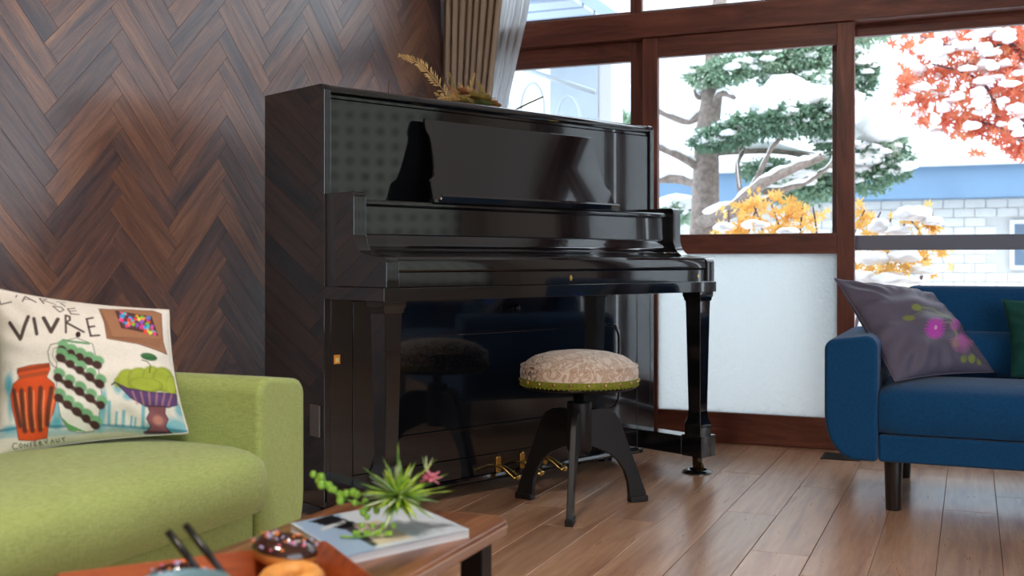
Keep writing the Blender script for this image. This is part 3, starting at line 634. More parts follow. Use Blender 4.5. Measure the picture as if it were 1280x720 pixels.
def pillow(name, corners, thick, mat, nx=40, ny=40, painter=None, base=(200, 200, 200), concave=0.07, wrinkle=0.003, face=None, flat=0.55):
    """corners tl,tr,bl,br in world; t runs top to bottom. Front faces along cross(right, up)."""
    s, t = np.meshgrid(np.linspace(0, 1, nx + 1), np.linspace(0, 1, ny + 1)); s, t = s.ravel(), t.ravel()
    a, b = 2 * s - 1, 2 * t - 1
    sa = 0.5 + 0.5 * a * (1 - concave * (1 - b ** 2) * np.abs(a) ** 3); tb = 0.5 + 0.5 * b * (1 - concave * (1 - a ** 2) * np.abs(b) ** 3)
    P = bil(corners, sa, tb); tl, tr, bl, br = [np.array(q, float) for q in corners]
    n = np.cross(tr - tl + br - bl, tl - bl + tr - br); n /= np.linalg.norm(n)
    hgt = thick / 2 * np.clip((1 - a ** 2), 0, 1) ** flat * np.clip((1 - b ** 2), 0, 1) ** flat
    wr = wrinkle * (np.sin(a * 5 + b * 9 + 1) * np.sin(b * 6 - a * 4) + 0.6 * np.sin(13 * a * b + 3 * a)) * (hgt / (thick / 2))
    corner_w = 0.5 * wrinkle * np.sin(np.arctan2(b, a) * 22) * np.clip((a ** 2 + b ** 2) - 0.35, 0, 1) * (hgt / (thick / 2)) * 3
    Fv = P + n * (hgt + wr + corner_w)[:, None]; Bv = P - n * (hgt * 0.8)[:, None]
    N = (nx + 1) * (ny + 1); vs = np.vstack([Fv, Bv]); i, j = np.meshgrid(np.arange(nx), np.arange(ny)); k = (j * (nx + 1) + i).ravel()
    q = np.stack([k, k + nx + 1, k + nx + 2, k + 1], 1); fs = np.vstack([q, q[:, ::-1] + N])
    cen = vs.mean(0); base_pt = np.array([cen[0], cen[1], vs[:, 2].min()]); me = bpy.data.meshes.new(name)
    me.from_pydata((vs - base_pt).tolist(), [], fs.tolist()); me.update()
    if painter:
        pr_ = painter(s, t); C = np.vstack([pr_, np.tile(L3(base), (N, 1))])
        at = me.color_attributes.new('print', 'FLOAT_COLOR', 'POINT'); at.data.foreach_set('color', np.hstack([C, np.ones((2 * N, 1))]).ravel().astype(np.float32))
    bm = bmesh.new(); bm.from_mesh(me); bmesh.ops.remove_doubles(bm, verts=bm.verts, dist=2e-5); bm.to_mesh(me); bm.free()
    o = link(name, me, mat, None, True); o.location = base_pt
    # piping seam round the edge
    m = 24; e = np.linspace(0, 1, m + 1)
    S_ = np.concatenate([e, np.ones(m), 1 - e[1:], np.zeros(m)]); T_ = np.concatenate([np.zeros(m + 1), e[1:], np.ones(m), 1 - e[1:]])
    A_, B_ = 2 * S_ - 1, 2 * T_ - 1
    E_ = bil(corners, 0.5 + 0.5 * A_ * (1 - concave * (1 - B_ ** 2) * np.abs(A_) ** 3), 0.5 + 0.5 * B_ * (1 - concave * (1 - A_ ** 2) * np.abs(B_) ** 3)) - base_pt
    tube('piping', [tuple(x) for x in E_], 0.0022, face or mat, o, 6)
    return o

def paint_art(s, t):
    P = bil(((-12, 5), (722, 92), (-12, 700), (822, 612)), s, t); p = Print(P, (226, 220, 210))
    TEAL = (66, 168, 190)
    for a in ((45, 420, 18, 40), (60, 470, 16, 90), (265, 545, 22, 55), (255, 590, 30, 22), (440, 560, 24, 60), (460, 500, 12, 50), (770, 590, 60, 34), (690, 600, 60, 20), (520, 440, 20, 30), (560, 478, 22, 18), (60, 600, 40, 16), (795, 520, 25, 30)): p.ell(a[0], a[1], a[2], a[3], TEAL, 0.75, soft=0.8)
    for x_, y0, y1, w_ in ((482, 505, 590, 14), (512, 545, 595, 10), (542, 540, 600, 14), (575, 560, 600, 10), (592, 565, 600, 9), (627, 510, 600, 16)): p.stroke([(x_, y0), (x_ - 4, y1)], w_, TEAL, 0.8, 5)
    p.stroke([(0, 602), (100, 598), (260, 600), (440, 596), (640, 606), (820, 606)], 12, (40, 120, 146), 0.75, 6); p.stroke([(0, 620), (250, 626), (520, 610), (800, 628)], 24, TEAL, 0.5, 10)
    # red urn
    p.poly([(92, 362), (160, 350), (232, 346), (236, 372), (222, 404), (254, 430), (266, 480), (250, 545), (226, 590), (216, 645), (160, 652), (96, 645), (88, 590), (68, 520), (58, 465), (74, 425), (108, 402), (92, 382)], (218, 84, 40), 1, (110, 48, 28), 4)
    p.stroke([(98, 372), (228, 356)], 16, (122, 62, 38), 0.8, 8); p.stroke([(104, 398), (220, 384)], 18, (150, 74, 44), 0.8, 10)
    for x0, y0, x1, y1 in ((76, 450, 104, 590), (112, 452, 124, 610), (150, 446, 156, 610), (196, 446, 190, 610), (242, 448, 222, 590)): p.stroke([(x0, y0), ((x0 + x1) / 2 - 3, (y0 + y1) / 2), (x1, y1)], 20, (84, 54, 44), 0.9, 6); p.stroke([(x0 + 16, y0 + 10), (x1 + 12, y1 - 10)], 6, (240, 150, 100), 0.8, 4)
    # jug
    p.poly([(278, 262), (345, 246), (412, 272), (438, 370), (450, 470), (436, 570), (412, 622), (350, 626), (308, 616), (278, 560), (266, 480), (262, 370)], (230, 226, 218), 1, (96, 96, 92), 4)
    p.stroke([(278, 264), (238, 272), (226, 300), (232, 335), (252, 362), (266, 366)], 4, (110, 110, 106), 1, 2); p.stroke([(272, 282), (250, 290), (246, 318), (262, 345)], 3, (110, 110, 106), .9, 2)
    p.stroke([(288, 254), (340, 264), (396, 270)], 10, (96, 150, 106), 0.95, 4); p.ell(351, 230, 11, 14, (54, 34, 30))
    for (xa, ya, xb, yb) in ((286, 290, 432, 352), (280, 322, 442, 428), (270, 402, 446, 512), (272, 482, 420, 592)):
        n = 5; J = random.Random(int(ya))
        for i in range(n): u = i / (n - 1); cx, cy = xa + (xb - xa) * u, ya + (yb - ya) * u; p.ell(cx + 6, cy - 14, 26 * J.uniform(.85, 1.1), 19, (112, 168, 120), .95, 30, .3)
        p.stroke([(xa, ya + 8), (xb, yb + 8)], 18, (70, 46, 42), .95, 6)
        for i in range(n): u = i / (n - 1); cx, cy = xa + (xb - xa) * u, ya + (yb - ya) * u; p.ell(cx, cy + 5, 21 * J.uniform(.85, 1.1), 17, (70, 46, 42), 1, 30, .3)
    p.poly([(278, 560), (310, 590), (380, 622), (312, 618)], (96, 158, 96))
    # framed picture
    p.poly([(428, 95), (560, 92), (650, 94), (694, 112), (706, 180), (716, 240), (738, 292), (600, 262), (470, 244), (456, 170)], (158, 112, 84), 1, (112, 78, 58), 5)
    for i in range(7): p.stroke([(440 + i * 4, 106 + i * 10), (470 + i * 4, 236), (700, 268 - i * 6)], 3, (122, 82, 60), 0.5, 3)
    p.poly([(498, 104), (652, 132), (688, 216), (528, 190)], (90, 60, 60), 1, (54, 36, 36), 5)
    pal = [(222, 60, 130), (60, 150, 220), (140, 90, 190), (120, 190, 70), (240, 140, 60), (230, 90, 150), (70, 190, 190), (210, 220, 80), (232, 70, 70)]
    r2 = random.Random(5)
    for i in range(46):
        u, v = r2.random(), r2.random(); x_ = 508 + 142 * u + 26 * v; y_ = 112 + 26 * u + 74 * v; p.ell(x_, y_, r2.uniform(6, 14), r2.uniform(5, 11), pal[i % 9], 0.95, r2.uniform(0, 180), .4)
    # fruit bowl
    p.ell(520, 425, 18, 22, (150, 164, 60)); p.stroke([(492, 436), (506, 426)], 6, (60, 50, 40))
    for a in ((560, 415, 44, 42), (612, 408, 52, 44), (668, 400, 46, 48), (722, 402, 54, 52), (760, 424, 30, 46), (640, 430, 80, 30)): p.ell(a[0], a[1], a[2], a[3], (118, 128, 44), 1); p.ell(a[0] - 2, a[1] - 3, a[2] * .9, a[3] * .9, (170, 184, 68), 0.9, soft=.5)
    p.poly([(510, 428), (560, 448), (660, 458), (786, 456), (784, 500), (740, 516), (640, 518), (572, 486)], (92, 66, 112), 1, (58, 40, 66), 5)
    for i in range(6): p.stroke([(580 + i * 36, 460), (600 + i * 28, 508)], 8, (176, 128, 130), 0.7, 5)
    p.poly([(648, 516), (726, 514), (722, 540), (736, 562), (722, 592), (742, 618), (634, 624), (658, 598), (640, 566), (654, 540)], (140, 88, 96), 1, (76, 50, 66), 6); p.ell(690, 570, 22, 20, (200, 140, 120), .7, soft=.6); p.stroke([(630, 622), (744, 618)], 12, (84, 56, 78), .9, 4)
    p.stroke([(655, 380), (660, 350), (645, 335), (620, 330)], 4, (60, 56, 40)); p.ell(652, 314, 38, 16, (62, 112, 70), 1, 5); p.stroke([(622, 320), (690, 316)], 2.5, (30, 60, 40))
    # lettering
    INK = (58, 40, 36); k = 0.4764
    def lt(pts, w_): p.stroke([(x * k, y * k) for x, y in pts], w_, INK, 0.95, 2.5)
    lt([(118, 350), (225, 508), (292, 305)], 17); lt([(345, 325), (375, 470)], 15); lt([(432, 322), (500, 452), (555, 335)], 17)
    lt([(630, 462), (620, 292), (655, 305), (660, 340), (628, 366), (785, 458)], 9)
    for q in ([(383, 156), (392, 195), (403, 235)], [(383, 156), (408, 150)], [(392, 195), (416, 190)], [(403, 236), (438, 231)]): p.stroke(q, 9, INK, .95, 2.5)
    lt([(502, 188), (568, 258), (600, 230), (572, 195), (502, 188)], 5); lt([(630, 212), (665, 275)], 5); lt([(630, 212), (692, 206)], 5); lt([(650, 243), (708, 238)], 4); lt([(665, 275), (735, 283)], 5)
    lt([(2, 78), (28, 165), (130, 142)], 6); lt([(232, 138), (250, 74), (348, 140)], 6); lt([(244, 112), (310, 112)], 4); lt([(372, 84), (418, 152)], 6); lt([(372, 84), (440, 92), (408, 112), (525, 166)], 4); lt([(560, 140), (604, 178)], 5); lt([(520, 120), (600, 126)], 4); lt([(178, 66), (170, 92)], 5)
    def sg(pts): p.stroke([(x * .3337, 480 + y * .3337) for x, y in pts], 4, (60, 70, 52), .9, 2)
    for g in ([(262, 530), (225, 528), (203, 562), (225, 598), (268, 592)], [(310, 535), (288, 560), (308, 588), (335, 562), (310, 535)], [(355, 585), (358, 545), (395, 582), (402, 540)], [(452, 530), (424, 548), (448, 562), (424, 585)], [(505, 525), (475, 530), (480, 580), (512, 572)], [(480, 552), (505, 548)],
              [(548, 580), (540, 530), (570, 532), (550, 552), (580, 572)], [(610, 520), (630, 556), (652, 510)], [(690, 560), (705, 515), (730, 550)], [(755, 512), (762, 548), (795, 540), (792, 500)], [(845, 500), (850, 540)], [(828, 508), (868, 498)]): sg(g)
    p.grain(0.05); return p.C
PRINT = printmat('printed_cotton'); WHITEC = pm('cream_cotton', (218, 212, 202), 0.9)
o = pillow('art_cushion', ((-1.765, 1.560, 0.722), (-1.500, 1.752, 0.676), (-1.690, 1.492, 0.408), (-1.425, 1.722, 0.436)), 0.14, PRINT, 300, 240, paint_art, (214, 208, 200), 0.06, 0.004, WHITEC)
tag(o, 'white cushion printed with vases, fruit bowl and hand lettering on the green sofa', 'cushion')
VELVET = fabric('dark_green_velvet', (22, 74, 62), (10, 44, 38), 1200, 0.8, 0.3)
o = pillow('velvet_cushion', ((-1.75, 1.16, 0.70), (-1.735, 1.515, 0.685), (-1.66, 1.14, 0.43), (-1.68, 1.482, 0.43)), 0.10, VELVET, 30, 30)
tag(o, 'dark green cushion tucked behind the lettered white cushion on the green sofa', 'cushion')
def paint_flower(s, t):
    P = bil(((65, 88), (535, 132), (380, 655), (912, 618)), s, t) + np.outer((np.clip(1 - (2 * s - 1) ** 2, 0, 1) * np.clip(1 - (2 * t - 1) ** 2, 0, 1)) ** 0.55, (75, -95)); p = Print(P, (94, 89, 106)); G = (134, 146, 70); MG = (188, 70, 180)
    p.stroke([(490, 243), (580, 240), (640, 285), (690, 345), (705, 400)], 6, G, .7, 4); p.stroke([(470, 290), (520, 262), (590, 268), (650, 300)], 5, G, .6, 4); p.stroke([(600, 330), (660, 330), (700, 390), (695, 430)], 5, (150, 160, 120), .7, 4)
    for a in ((492, 243, 26, 14, 20), (460, 296, 28, 18, 10), (697, 446, 22, 28, 0), (745, 540, 18, 28, 10), (786, 540, 16, 28, -10), (826, 556, 16, 24, 0)): p.ell(a[0], a[1], a[2], a[3], G, .85, a[4], .35)
    for i in range(22):
        a = 2 * PI * i / 22; p.stroke([(590, 360), (590 + 50 * math.cos(a), 360 + 58 * math.sin(a))], 8, MG, .9, 4)
    p.ell(590, 360, 34, 42, MG, .9); p.ell(594, 352, 8, 10, (220, 170, 200))
    for i in range(16): a = PI * (0.1 + 0.8 * i / 15); p.stroke([(728, 400), (728 + 70 * math.cos(a), 400 + 100 * math.sin(a))], 8, (176, 110, 160), .6, 5)
    p.ell(690, 340, 26, 30, (190, 90, 180), .6, 0, .6); p.ell(735, 420, 34, 44, (186, 100, 170), .6, 0, .6)
    for i in range(5): p.stroke([(500 + i * 14, 420 + (i % 2) * 8), (508 + i * 14, 440 - (i % 2) * 6)], 3, (84, 78, 92), .6, 3)
    p.grain(0.03); return p.C
FL = printmat('satin_printed_cloth', 0.55, 0.08, 900); GREYC = pm('grey_purple_cloth', (98, 92, 110), 0.6)
o = pillow('flower_cushion', ((-0.428, 3.80, 0.718), (-0.135, 4.06, 0.668), (-0.222, 3.585, 0.400), (0.070, 3.93, 0.408)), 0.16, FL, 150, 150, paint_flower, (100, 94, 112), 0.06, 0.009, GREYC)
tag(o, 'grey-purple cushion with magenta flower print leaning on the blue sofa arm', 'cushion')
def paint_teal(s, t):
    P = np.stack([s, t], 1); p = Print(P, (24, 78, 70)); p.poly([(0.30, 0.10), (0.85, 0.10), (0.85, 0.42), (0.30, 0.46)], (46, 84, 176))
    for i in range(14): p.stroke([(0.26, 0.12 + i * 0.024), (0.33, 0.125 + i * 0.024)], 0.008, (60, 100, 190), 1, .004)
    p.grain(0.04); return p.C
o = pillow('teal_cushion', ((0.092, 3.935, 0.648), (0.50, 3.95, 0.64), (0.118, 3.86, 0.402), (0.48, 3.86, 0.402)), 0.13, printmat('teal_velvet_print', 0.8, 0.1, 900), 90, 90, paint_teal, (24, 78, 70), 0.06, 0.005, VELVET)
tag(o, 'teal velvet cushion with blue patch on the blue sofa', 'cushion')

# ------------------------------------------------------------------ coffee table and what stands on it
TZ = 0.36; tb = empty('coffee_table', (-0.835, 1.13, 0)); tag(tb, 'narrow wooden coffee table with rounded corners and black square legs', 'table')
tp = rrect(-0.168, 0.150, -0.52, 0.492, 0.035, 6)
prism('table_top', tp, TZ - 0.024, TZ, 'z', TABLEWOOD, tb, 0.005, 2, 0.9)
prism('edge_band', rrect(-0.169, 0.151, -0.521, 0.493, 0.036, 6), TZ - 0.020, TZ - 0.007, 'z', pm('pale_edge', (150, 116, 96), 0.25), tb, 0.001, 1, 0.9)  # paler band round the edge of the top
for lx in (-0.145, 0.095):
    for ly in (-0.49, 0.405): box('leg', lx, lx + 0.038, ly, ly + 0.038, 0, TZ - 0.024, BLACKM, tb, 0.002)
for ly in (-0.482, 0.41): box('apron', -0.107, 0.095, ly, ly + 0.02, TZ - 0.06, TZ - 0.024, BLACKM, tb, 0.001)
# magazine
mc = ((-0.967, 1.404), (-0.874, 1.606), (-0.789, 1.275), (-0.696, 1.477))     # left, far, near, right
c4 = [np.array((a, b, 0.0)) for a, b in mc]
def paint_mag(s, t):
    P = bil(((363, 651.5), (508, 624), (431, 693), (587, 659.5)), s, t); p = Print(P, (196, 206, 216))
    p.poly([(350, 640), (420, 640), (470, 683), (440, 700)], (150, 174, 204)); p.poly([(385, 650), (412, 642), (445, 654), (462, 660), (440, 664), (412, 658)], (26, 28, 34)); p.stroke([(404, 660), (428, 652)], 4, (200, 206, 212), 1, 2)
    p.poly([(440, 655), (470, 650), (512, 672), (468, 681)], (202, 190, 168)); p.poly([(430, 660), (442, 658), (470, 680), (462, 682)], (60, 60, 64)); p.stroke([(520, 652), (552, 662)], 3, (150, 160, 170), .7, 3); p.stroke([(500, 648), (560, 655)], 6, (214, 220, 226), .7, 4)
    return p.C
nx = 60; s, t = np.meshgrid(np.linspace(0, 1, nx + 1), np.linspace(0, 1, nx + 1)); s, t = s.ravel(), t.ravel(); cen = sum(c4) / 4
mg = empty('magazine', (cen[0], cen[1], TZ), 0); tag(mg, 'blue-grey magazine lying on the coffee table', 'magazine')
G = bil(c4, s, t) - cen; G[:, 2] = 0.0120 + 0.001 * np.sin(s * PI); i, j = np.meshgrid(np.arange(nx), np.arange(nx)); k = (j * (nx + 1) + i).ravel()
me = bpy.data.meshes.new('cover'); me.from_pydata(G.tolist(), [], np.stack([k, k + nx + 1, k + nx + 2, k + 1], 1).tolist())
at = me.color_attributes.new('print', 'FLOAT_COLOR', 'POINT'); at.data.foreach_set('color', np.hstack([paint_mag(s, t), np.ones((len(s), 1))]).ravel().astype(np.float32))
cv = link('cover', me, printmat('glossy_cover', 0.25, 0), mg); sol = cv.modifiers.new('s', 'SOLIDIFY'); sol.thickness = 0.0008; sol.offset = -1
q2 = [c4[0], c4[1], c4[3], c4[2]]; prism('pages', [tuple((p - cen)[:2] * 0.99) for p in q2], 0.001, 0.0108, 'z', pm('paper_pages', (206, 204, 204), 0.7), mg)
prism('back_cover', [tuple((p - cen)[:2]) for p in q2], 0.0, 0.001, 'z', pm('paper_pages', (206, 204, 204), 0.7), mg)
# artificial succulent spray
sp = empty('succulent_spray', (-0.80, 1.425, TZ + 0.0128)); sp.scale = (1.15,) * 3; tag(sp, 'small spiky green artificial succulent with pink bud on the magazine', 'plant')
def blade(n_, base, d, ln, wd, mat, bend=0.0):
    d = Vector(d).normalized(); sd = d.cross(Vector((0.1, 0.2, 1))).normalized(); nn = sd.cross(d).normalized(); vs, fs = [], []
    for i in range(6):
        t = i / 5; p = Vector(base) + d * ln * t + Vector((0, 0, -bend * t * t)); w_ = wd * (1 - t) ** 0.7 * (0.6 + 0.8 * t if t < .5 else 1)
        vs += [p - sd * w_, p + nn * w_ * 0.35, p + sd * w_, p - nn * w_ * 0.25]
    for i in range(5):
        for q in range(4): fs.append((i * 4 + q, i * 4 + (q + 1) % 4, i * 4 + 4 + (q + 1) % 4, i * 4 + 4 + q))
    return link(n_, mesh(n_, vs, fs), mat, sp, True)
def gm(n_, c, c2):
    t = NT(n_); t.l(t.ramp(t.noise(t.coords(), 45, 2), [(0.35, c), (0.65, c2)]), t.b.inputs['Base Color']); t.set(Roughness=0.45); t.b.inputs['Subsurface Weight'].default_value = 0.0; return t.m
GL1, GL2, GL3 = gm('succulent_green', (72, 122, 40), (150, 186, 70)), gm('pale_succulent', (150, 176, 120), (212, 224, 184)), gm('lime_tip', (128, 172, 36), (186, 206, 70))
rb = random.Random(11); ctr = Vector((0.012, -0.005, 0.046))
for i in range(120):
    z = rb.uniform(-0.6, 1.0); a = rb.uniform(0, 2 * PI); r = math.sqrt(max(0, 1 - z * z)); ln = rb.uniform(0.036, 0.060)
    blade('leaf', ctr, (r * math.cos(a), r * math.sin(a), z), ln, rb.uniform(0.0048, 0.007), rb.choice((GL1, GL1, GL3, GL2)), 0.004)
for d, l in (((0.05, -0.1, 1), .072), ((.5, .3, .55), .07), ((.6, .4, .3), .072), ((.8, .5, .06), .075), ((-.5, -.3, .5), .062), ((.75, .45, .15), .066)): blade('leaf', ctr, d, l, 0.005, GL3 if d[0] > .4 else GL1, 0.0)
for i in range(4): blade('leaf', ctr + Vector((0.03, 0.02, 0.03)), (rb.uniform(-.4, .8), rb.uniform(-.3, .3), 1), 0.022, 0.003, GL2)
PINK = gm('pink_bud', (206, 92, 120), (238, 156, 170))
for i in range(14):
    a = i * 2.4; zz = 0.9 - i * 0.1; blade('bud_petal', ctr + Vector((0.036, 0.022, 0.022)), (math.cos(a), math.sin(a), zz), 0.016, 0.006, PINK)
tube('stem', spline([ctr, ctr + Vector((-.05, -.01, -.012)), ctr + Vector((-.09, -.01, 0.0)), ctr + Vector((-.115, -.005, .02)), ctr + Vector((-.122, -.002, .014))], 5), 0.0018, GL1, sp, 6)
bead = None
for i in range(20):
    t = i / 19; p = ctr + Vector((-.025 - .095 * t, -.012 + rb.uniform(-.012, .012) * (1.4 - t), -.022 + .036 * t + rb.uniform(-.008, .010)))
    if t > .8: p.z += .004
    if bead is None: bead = lathe('bead_leaf', [(0, .007), (.0045, .005), (.0062, 0), (.0045, -.005), (0, -.007)][::-1], gm('bead_green', (98, 150, 38), (148, 192, 72)), sp, 10); o = bead
    else: o = copy(bead, sp)
    o.location = p; o.scale = [rb.uniform(.65, .95)] * 3
for i in range(12):
    p = ctr + Vector((.01 - .05 * i / 12, -.03 - .02 * i / 12, -.03 - .012 * (i % 3)) ); p.z = max(p.z, 0.006); o = copy(bead, sp); o.location = p; o.scale = [.55] * 3
tube('stem', spline([ctr, ctr + Vector((.0, -.03, -.03)), ctr + Vector((-.02, -.05, -.042)), ctr + Vector((-.05, -.06, -.043))], 5), 0.0018, GL1, sp, 6)
# tray
ta = math.radians(50); ax, bx_ = Vector((math.cos(ta), math.sin(ta), 0)), Vector((math.sin(ta), -math.cos(ta), 0)); K = Vector((-0.795, 1.235, 0)); TA, TB = 0.33, 0.185
tc_ = K - ax * TA / 2 + bx_ * TB / 2; ty = empty('wooden_tray', (tc_.x, tc_.y, TZ), ta); tag(ty, 'orange-brown wooden tray with flared sides holding doughnuts', 'tray')
hx, hy = TA / 2, TB / 2; fx, fy = hx - 0.025, hy - 0.025
box('tray_bottom', -fx, fx, -fy, fy, 0.0, 0.006, TRAYWOOD, ty, 0.001)
def wallq(a, b, c, d):
    n = (Vector(b) - Vector(a)).cross(Vector(d) - Vector(a)).normalized() * 0.006; vs = [Vector(q) for q in (a, b, c, d)]; vs += [v + n for v in vs]
    me = mesh('tray_side', vs, [(0, 3, 2, 1), (4, 5, 6, 7), (0, 1, 5, 4), (1, 2, 6, 5), (2, 3, 7, 6), (3, 0, 4, 7)]); return link('tray_side', me, TRAYWOOD, ty)
TH = 0.042
wallq((fx, -fy, 0), (fx, fy, 0), (hx, hy, TH), (hx, -hy, TH)); wallq((-fx, fy, 0), (-fx, -fy, 0), (-hx, -hy, TH), (-hx, hy, TH))
wallq((fx, fy, 0), (-fx, fy, 0), (-hx, hy, TH), (hx, hy, TH)); wallq((-fx, -fy, 0), (fx, -fy, 0), (hx, -hy, TH), (-hx, -hy, TH))
DOUGH = pm('fried_dough', (220, 150, 74), 0.55, var=0.3, vscale=30, bump=0.25, bscale=80); CHOC = pm('chocolate_glaze', (52, 26, 18), 0.15, coat=0.5)
def donut(name, loc, rot, glaze, label, R_=0.026, r=0.0155, sprink=0):
    t = empty(name, loc); t.rotation_euler = rot; tag(t, label, 'doughnut', 'doughnuts on the tray')
    def ring(k0, k1, grow, sc):
        vs, fs = [], []; n, m = 36, 14
        for i in range(n):
            a = 2 * PI * i / n; wob = grow * 0.18 * math.sin(5 * a + 1)
            for j in range(m + 1):
                q = math.radians(k0 + (k1 - k0) * j / m) + (wob * 8 if j in (0, m) else 0) * (1 if j == 0 else -1)
                rr = r + grow; vs.append(((R_ + rr * math.cos(q)) * math.cos(a), (R_ + rr * math.cos(q)) * math.sin(a), r + rr * math.sin(q) * sc))
        for i in range(n):
            for j in range(m): fs.append((i * (m + 1) + j, ((i + 1) % n) * (m + 1) + j, ((i + 1) % n) * (m + 1) + j + 1, i * (m + 1) + j + 1))
        return mesh('ring', vs, fs)
    link('dough_ring', ring(-180, 180, 0.0, 1.0), DOUGH, t, True)
    if glaze:
        g = link('glaze', ring(5, 175, 0.0014, 1.02), CHOC, t, True); rr_ = random.Random(sprink)
        cols = [pm('sprinkle_white', (240, 236, 240), .4), pm('sprinkle_pink', (230, 120, 150), .4), pm('sprinkle_orange', (236, 130, 50), .4), pm('sprinkle_lilac', (190, 180, 220), .4)]; pro = {}
        for i in range(46):
            a = rr_.uniform(0, 2 * PI); q = math.radians(rr_.uniform(25, 155)); rad = r + 0.0022; cm = rr_.choice(cols)
            if cm.name not in pro: o = lathe('sprinkle', [(0, -.0028), (.0013, -.002), (.0016, 0), (.0013, .002), (0, .0028)], cm, g, 8); pro[cm.name] = o
            else: o = copy(pro[cm.name], g)
            o.location = ((R_ + rad * math.cos(q)) * math.cos(a), (R_ + rad * math.cos(q)) * math.sin(a), r + rad * math.sin(q)); o.rotation_euler = (rr_.uniform(0, 3), rr_.uniform(0, 3), 0)
    return t
donut('doughnut', (-0.768, 1.118, TZ + 0.008), (0.10, 0.05, 0), False, 'plain golden doughnut lying on the wooden tray')
donut('glazed_doughnut', (-0.815, 1.166, TZ + 0.028), (-0.10, 0.14, 0), True, 'chocolate glazed doughnut with sprinkles leaning on the plain doughnut', sprink=3)
donut('glazed_doughnut', (-0.900, 1.066, TZ + 0.008), (0.05, 0.05, 0), True, 'chocolate glazed doughnut with white sprinkles beside the two fork handles', 0.022, 0.014, sprink=8)
CUPM = pm('blue_grey_glaze', (122, 158, 168), 0.25, coat=0.4); cp = empty('ceramic_cup', (-0.700, 0.838, TZ)); tag(cp, 'pale blue ceramic cup on the coffee table', 'cup')
lathe('cup_body', [(0, 0.0), (0.028, 0.0), (0.030, 0.006), (0.041, 0.05), (0.0455, 0.104), (0.0445, 0.1065), (0.043, 0.104), (0.038, 0.05), (0.026, 0.01), (0, 0.009)], CUPM, cp, 40)
tube('handle', spline([(0.0, -.042, .085), (.005, -.066, .085), (.006, -.074, .06), (.004, -.06, .03), (0, -.037, .028)], 6), 0.0045, CUPM, cp, 8)
lathe('coffee', [(0, 0.090), (0.0415, 0.090), (0.041, 0.088), (0, 0.088)], pm('coffee', (70, 40, 24), 0.1), cp, 32)
for i, (a, b) in enumerate((((-0.832, 0.970, 0.472), (-0.775, 0.978, 0.412)), ((-0.828, 0.995, 0.474), (-0.752, 1.000, 0.398)))):
    a, b = Vector(a), Vector(b); fk = empty('fork', b); tag(fk, 'small fork with black handle resting slantwise on the tray', 'fork', 'black-handled forks')
    tube('handle', [a - b, (a - b) * .6, (a - b) * .25], [0.0042, 0.0042, 0.003], pm('black_plastic', (14, 14, 16), 0.35), fk, 10)
    tube('neck', [(a - b) * .25, Vector((0, 0, 0)), (b - a) * .2], [0.002, 0.0026, 0.004], pm('steel_fork', (200, 200, 200), 0.25, 0.9), fk, 8)

# ------------------------------------------------------------------ curtains, vent
def curtain(name, xa, xb, folds, y, amp, mat, label, z0=0.02, z1=2.36, nz=30, ph=0.0, pers=None):
    n = folds * 10; vs, fs = [], []
    for k in range(nz + 1):
        z = z0 + (z1 - z0) * k / nz; l, r = xa(z), xb(z)
        for i in range(n + 1):
            u = i / n; a = 2 * PI * folds * u + ph; vs.append((l + (r - l) * u + 0.006 * math.sin(a * 2 + z), y + amp * math.sin(a + 0.3 * math.sin(z * 3)) * (0.8 + 0.2 * math.sin(7 * u + z)) + 0.15 * amp * math.sin(3.3 * a), z))
    for k in range(nz):
        for i in range(n): fs.append((k * (n + 1) + i, k * (n + 1) + i + 1, (k + 1) * (n + 1) + i + 1, (k + 1) * (n + 1) + i))
    cx = sum(v[0] for v in vs) / len(vs); vs = [(v[0] - cx, v[1] - y, v[2] - z0) for v in vs]
    o = link(name, mesh(name, vs, fs), mat, None, True); o.location = (cx, y, z0); m = o.modifiers.new('s', 'SOLIDIFY'); m.thickness = 0.0015
    return tag(o, label, 'curtain')
CB = clothmat('beige_curtain_cloth', (200, 176, 152), 0.2); CW = clothmat('white_sheer_cloth', (244, 245, 246), 0.75)
curtain('drape_curtain', lambda z: -2.255, lambda z: -1.962 - 0.05 * min(1.5, max(0, (1.97 - z) / 0.44)), 8, 4.50, 0.026, CB, 'beige pleated curtain gathered in the corner beside the window')
curtain('sheer_curtain', lambda z: -1.99 - 0.10 * min(1, max(0, (2.0 - z) / 0.5)), lambda z: -1.843 - 0.105 * min(1.2, max(0, (1.95 - z) / 0.42)), 4, 4.555, 0.014, CW, 'white sheer curtain drawn aside next to the beige curtain', ph=1.0)
vt = empty('floor_vent', (-0.50, 4.47, 0)); tag(vt, 'black floor vent grille by the sliding door', 'vent')
box('vent_frame', -0.05, 0.10, -0.075, 0.075, -0.004, 0.003, BLACKM, vt, 0.001)
for i in range(8): box('vent_slat', -0.04, 0.09, -0.062 + i * 0.016, -0.055 + i * 0.016, 0.003, 0.005, pm('grey_slat', (70, 70, 72), 0.4, 0.5), vt, 0)

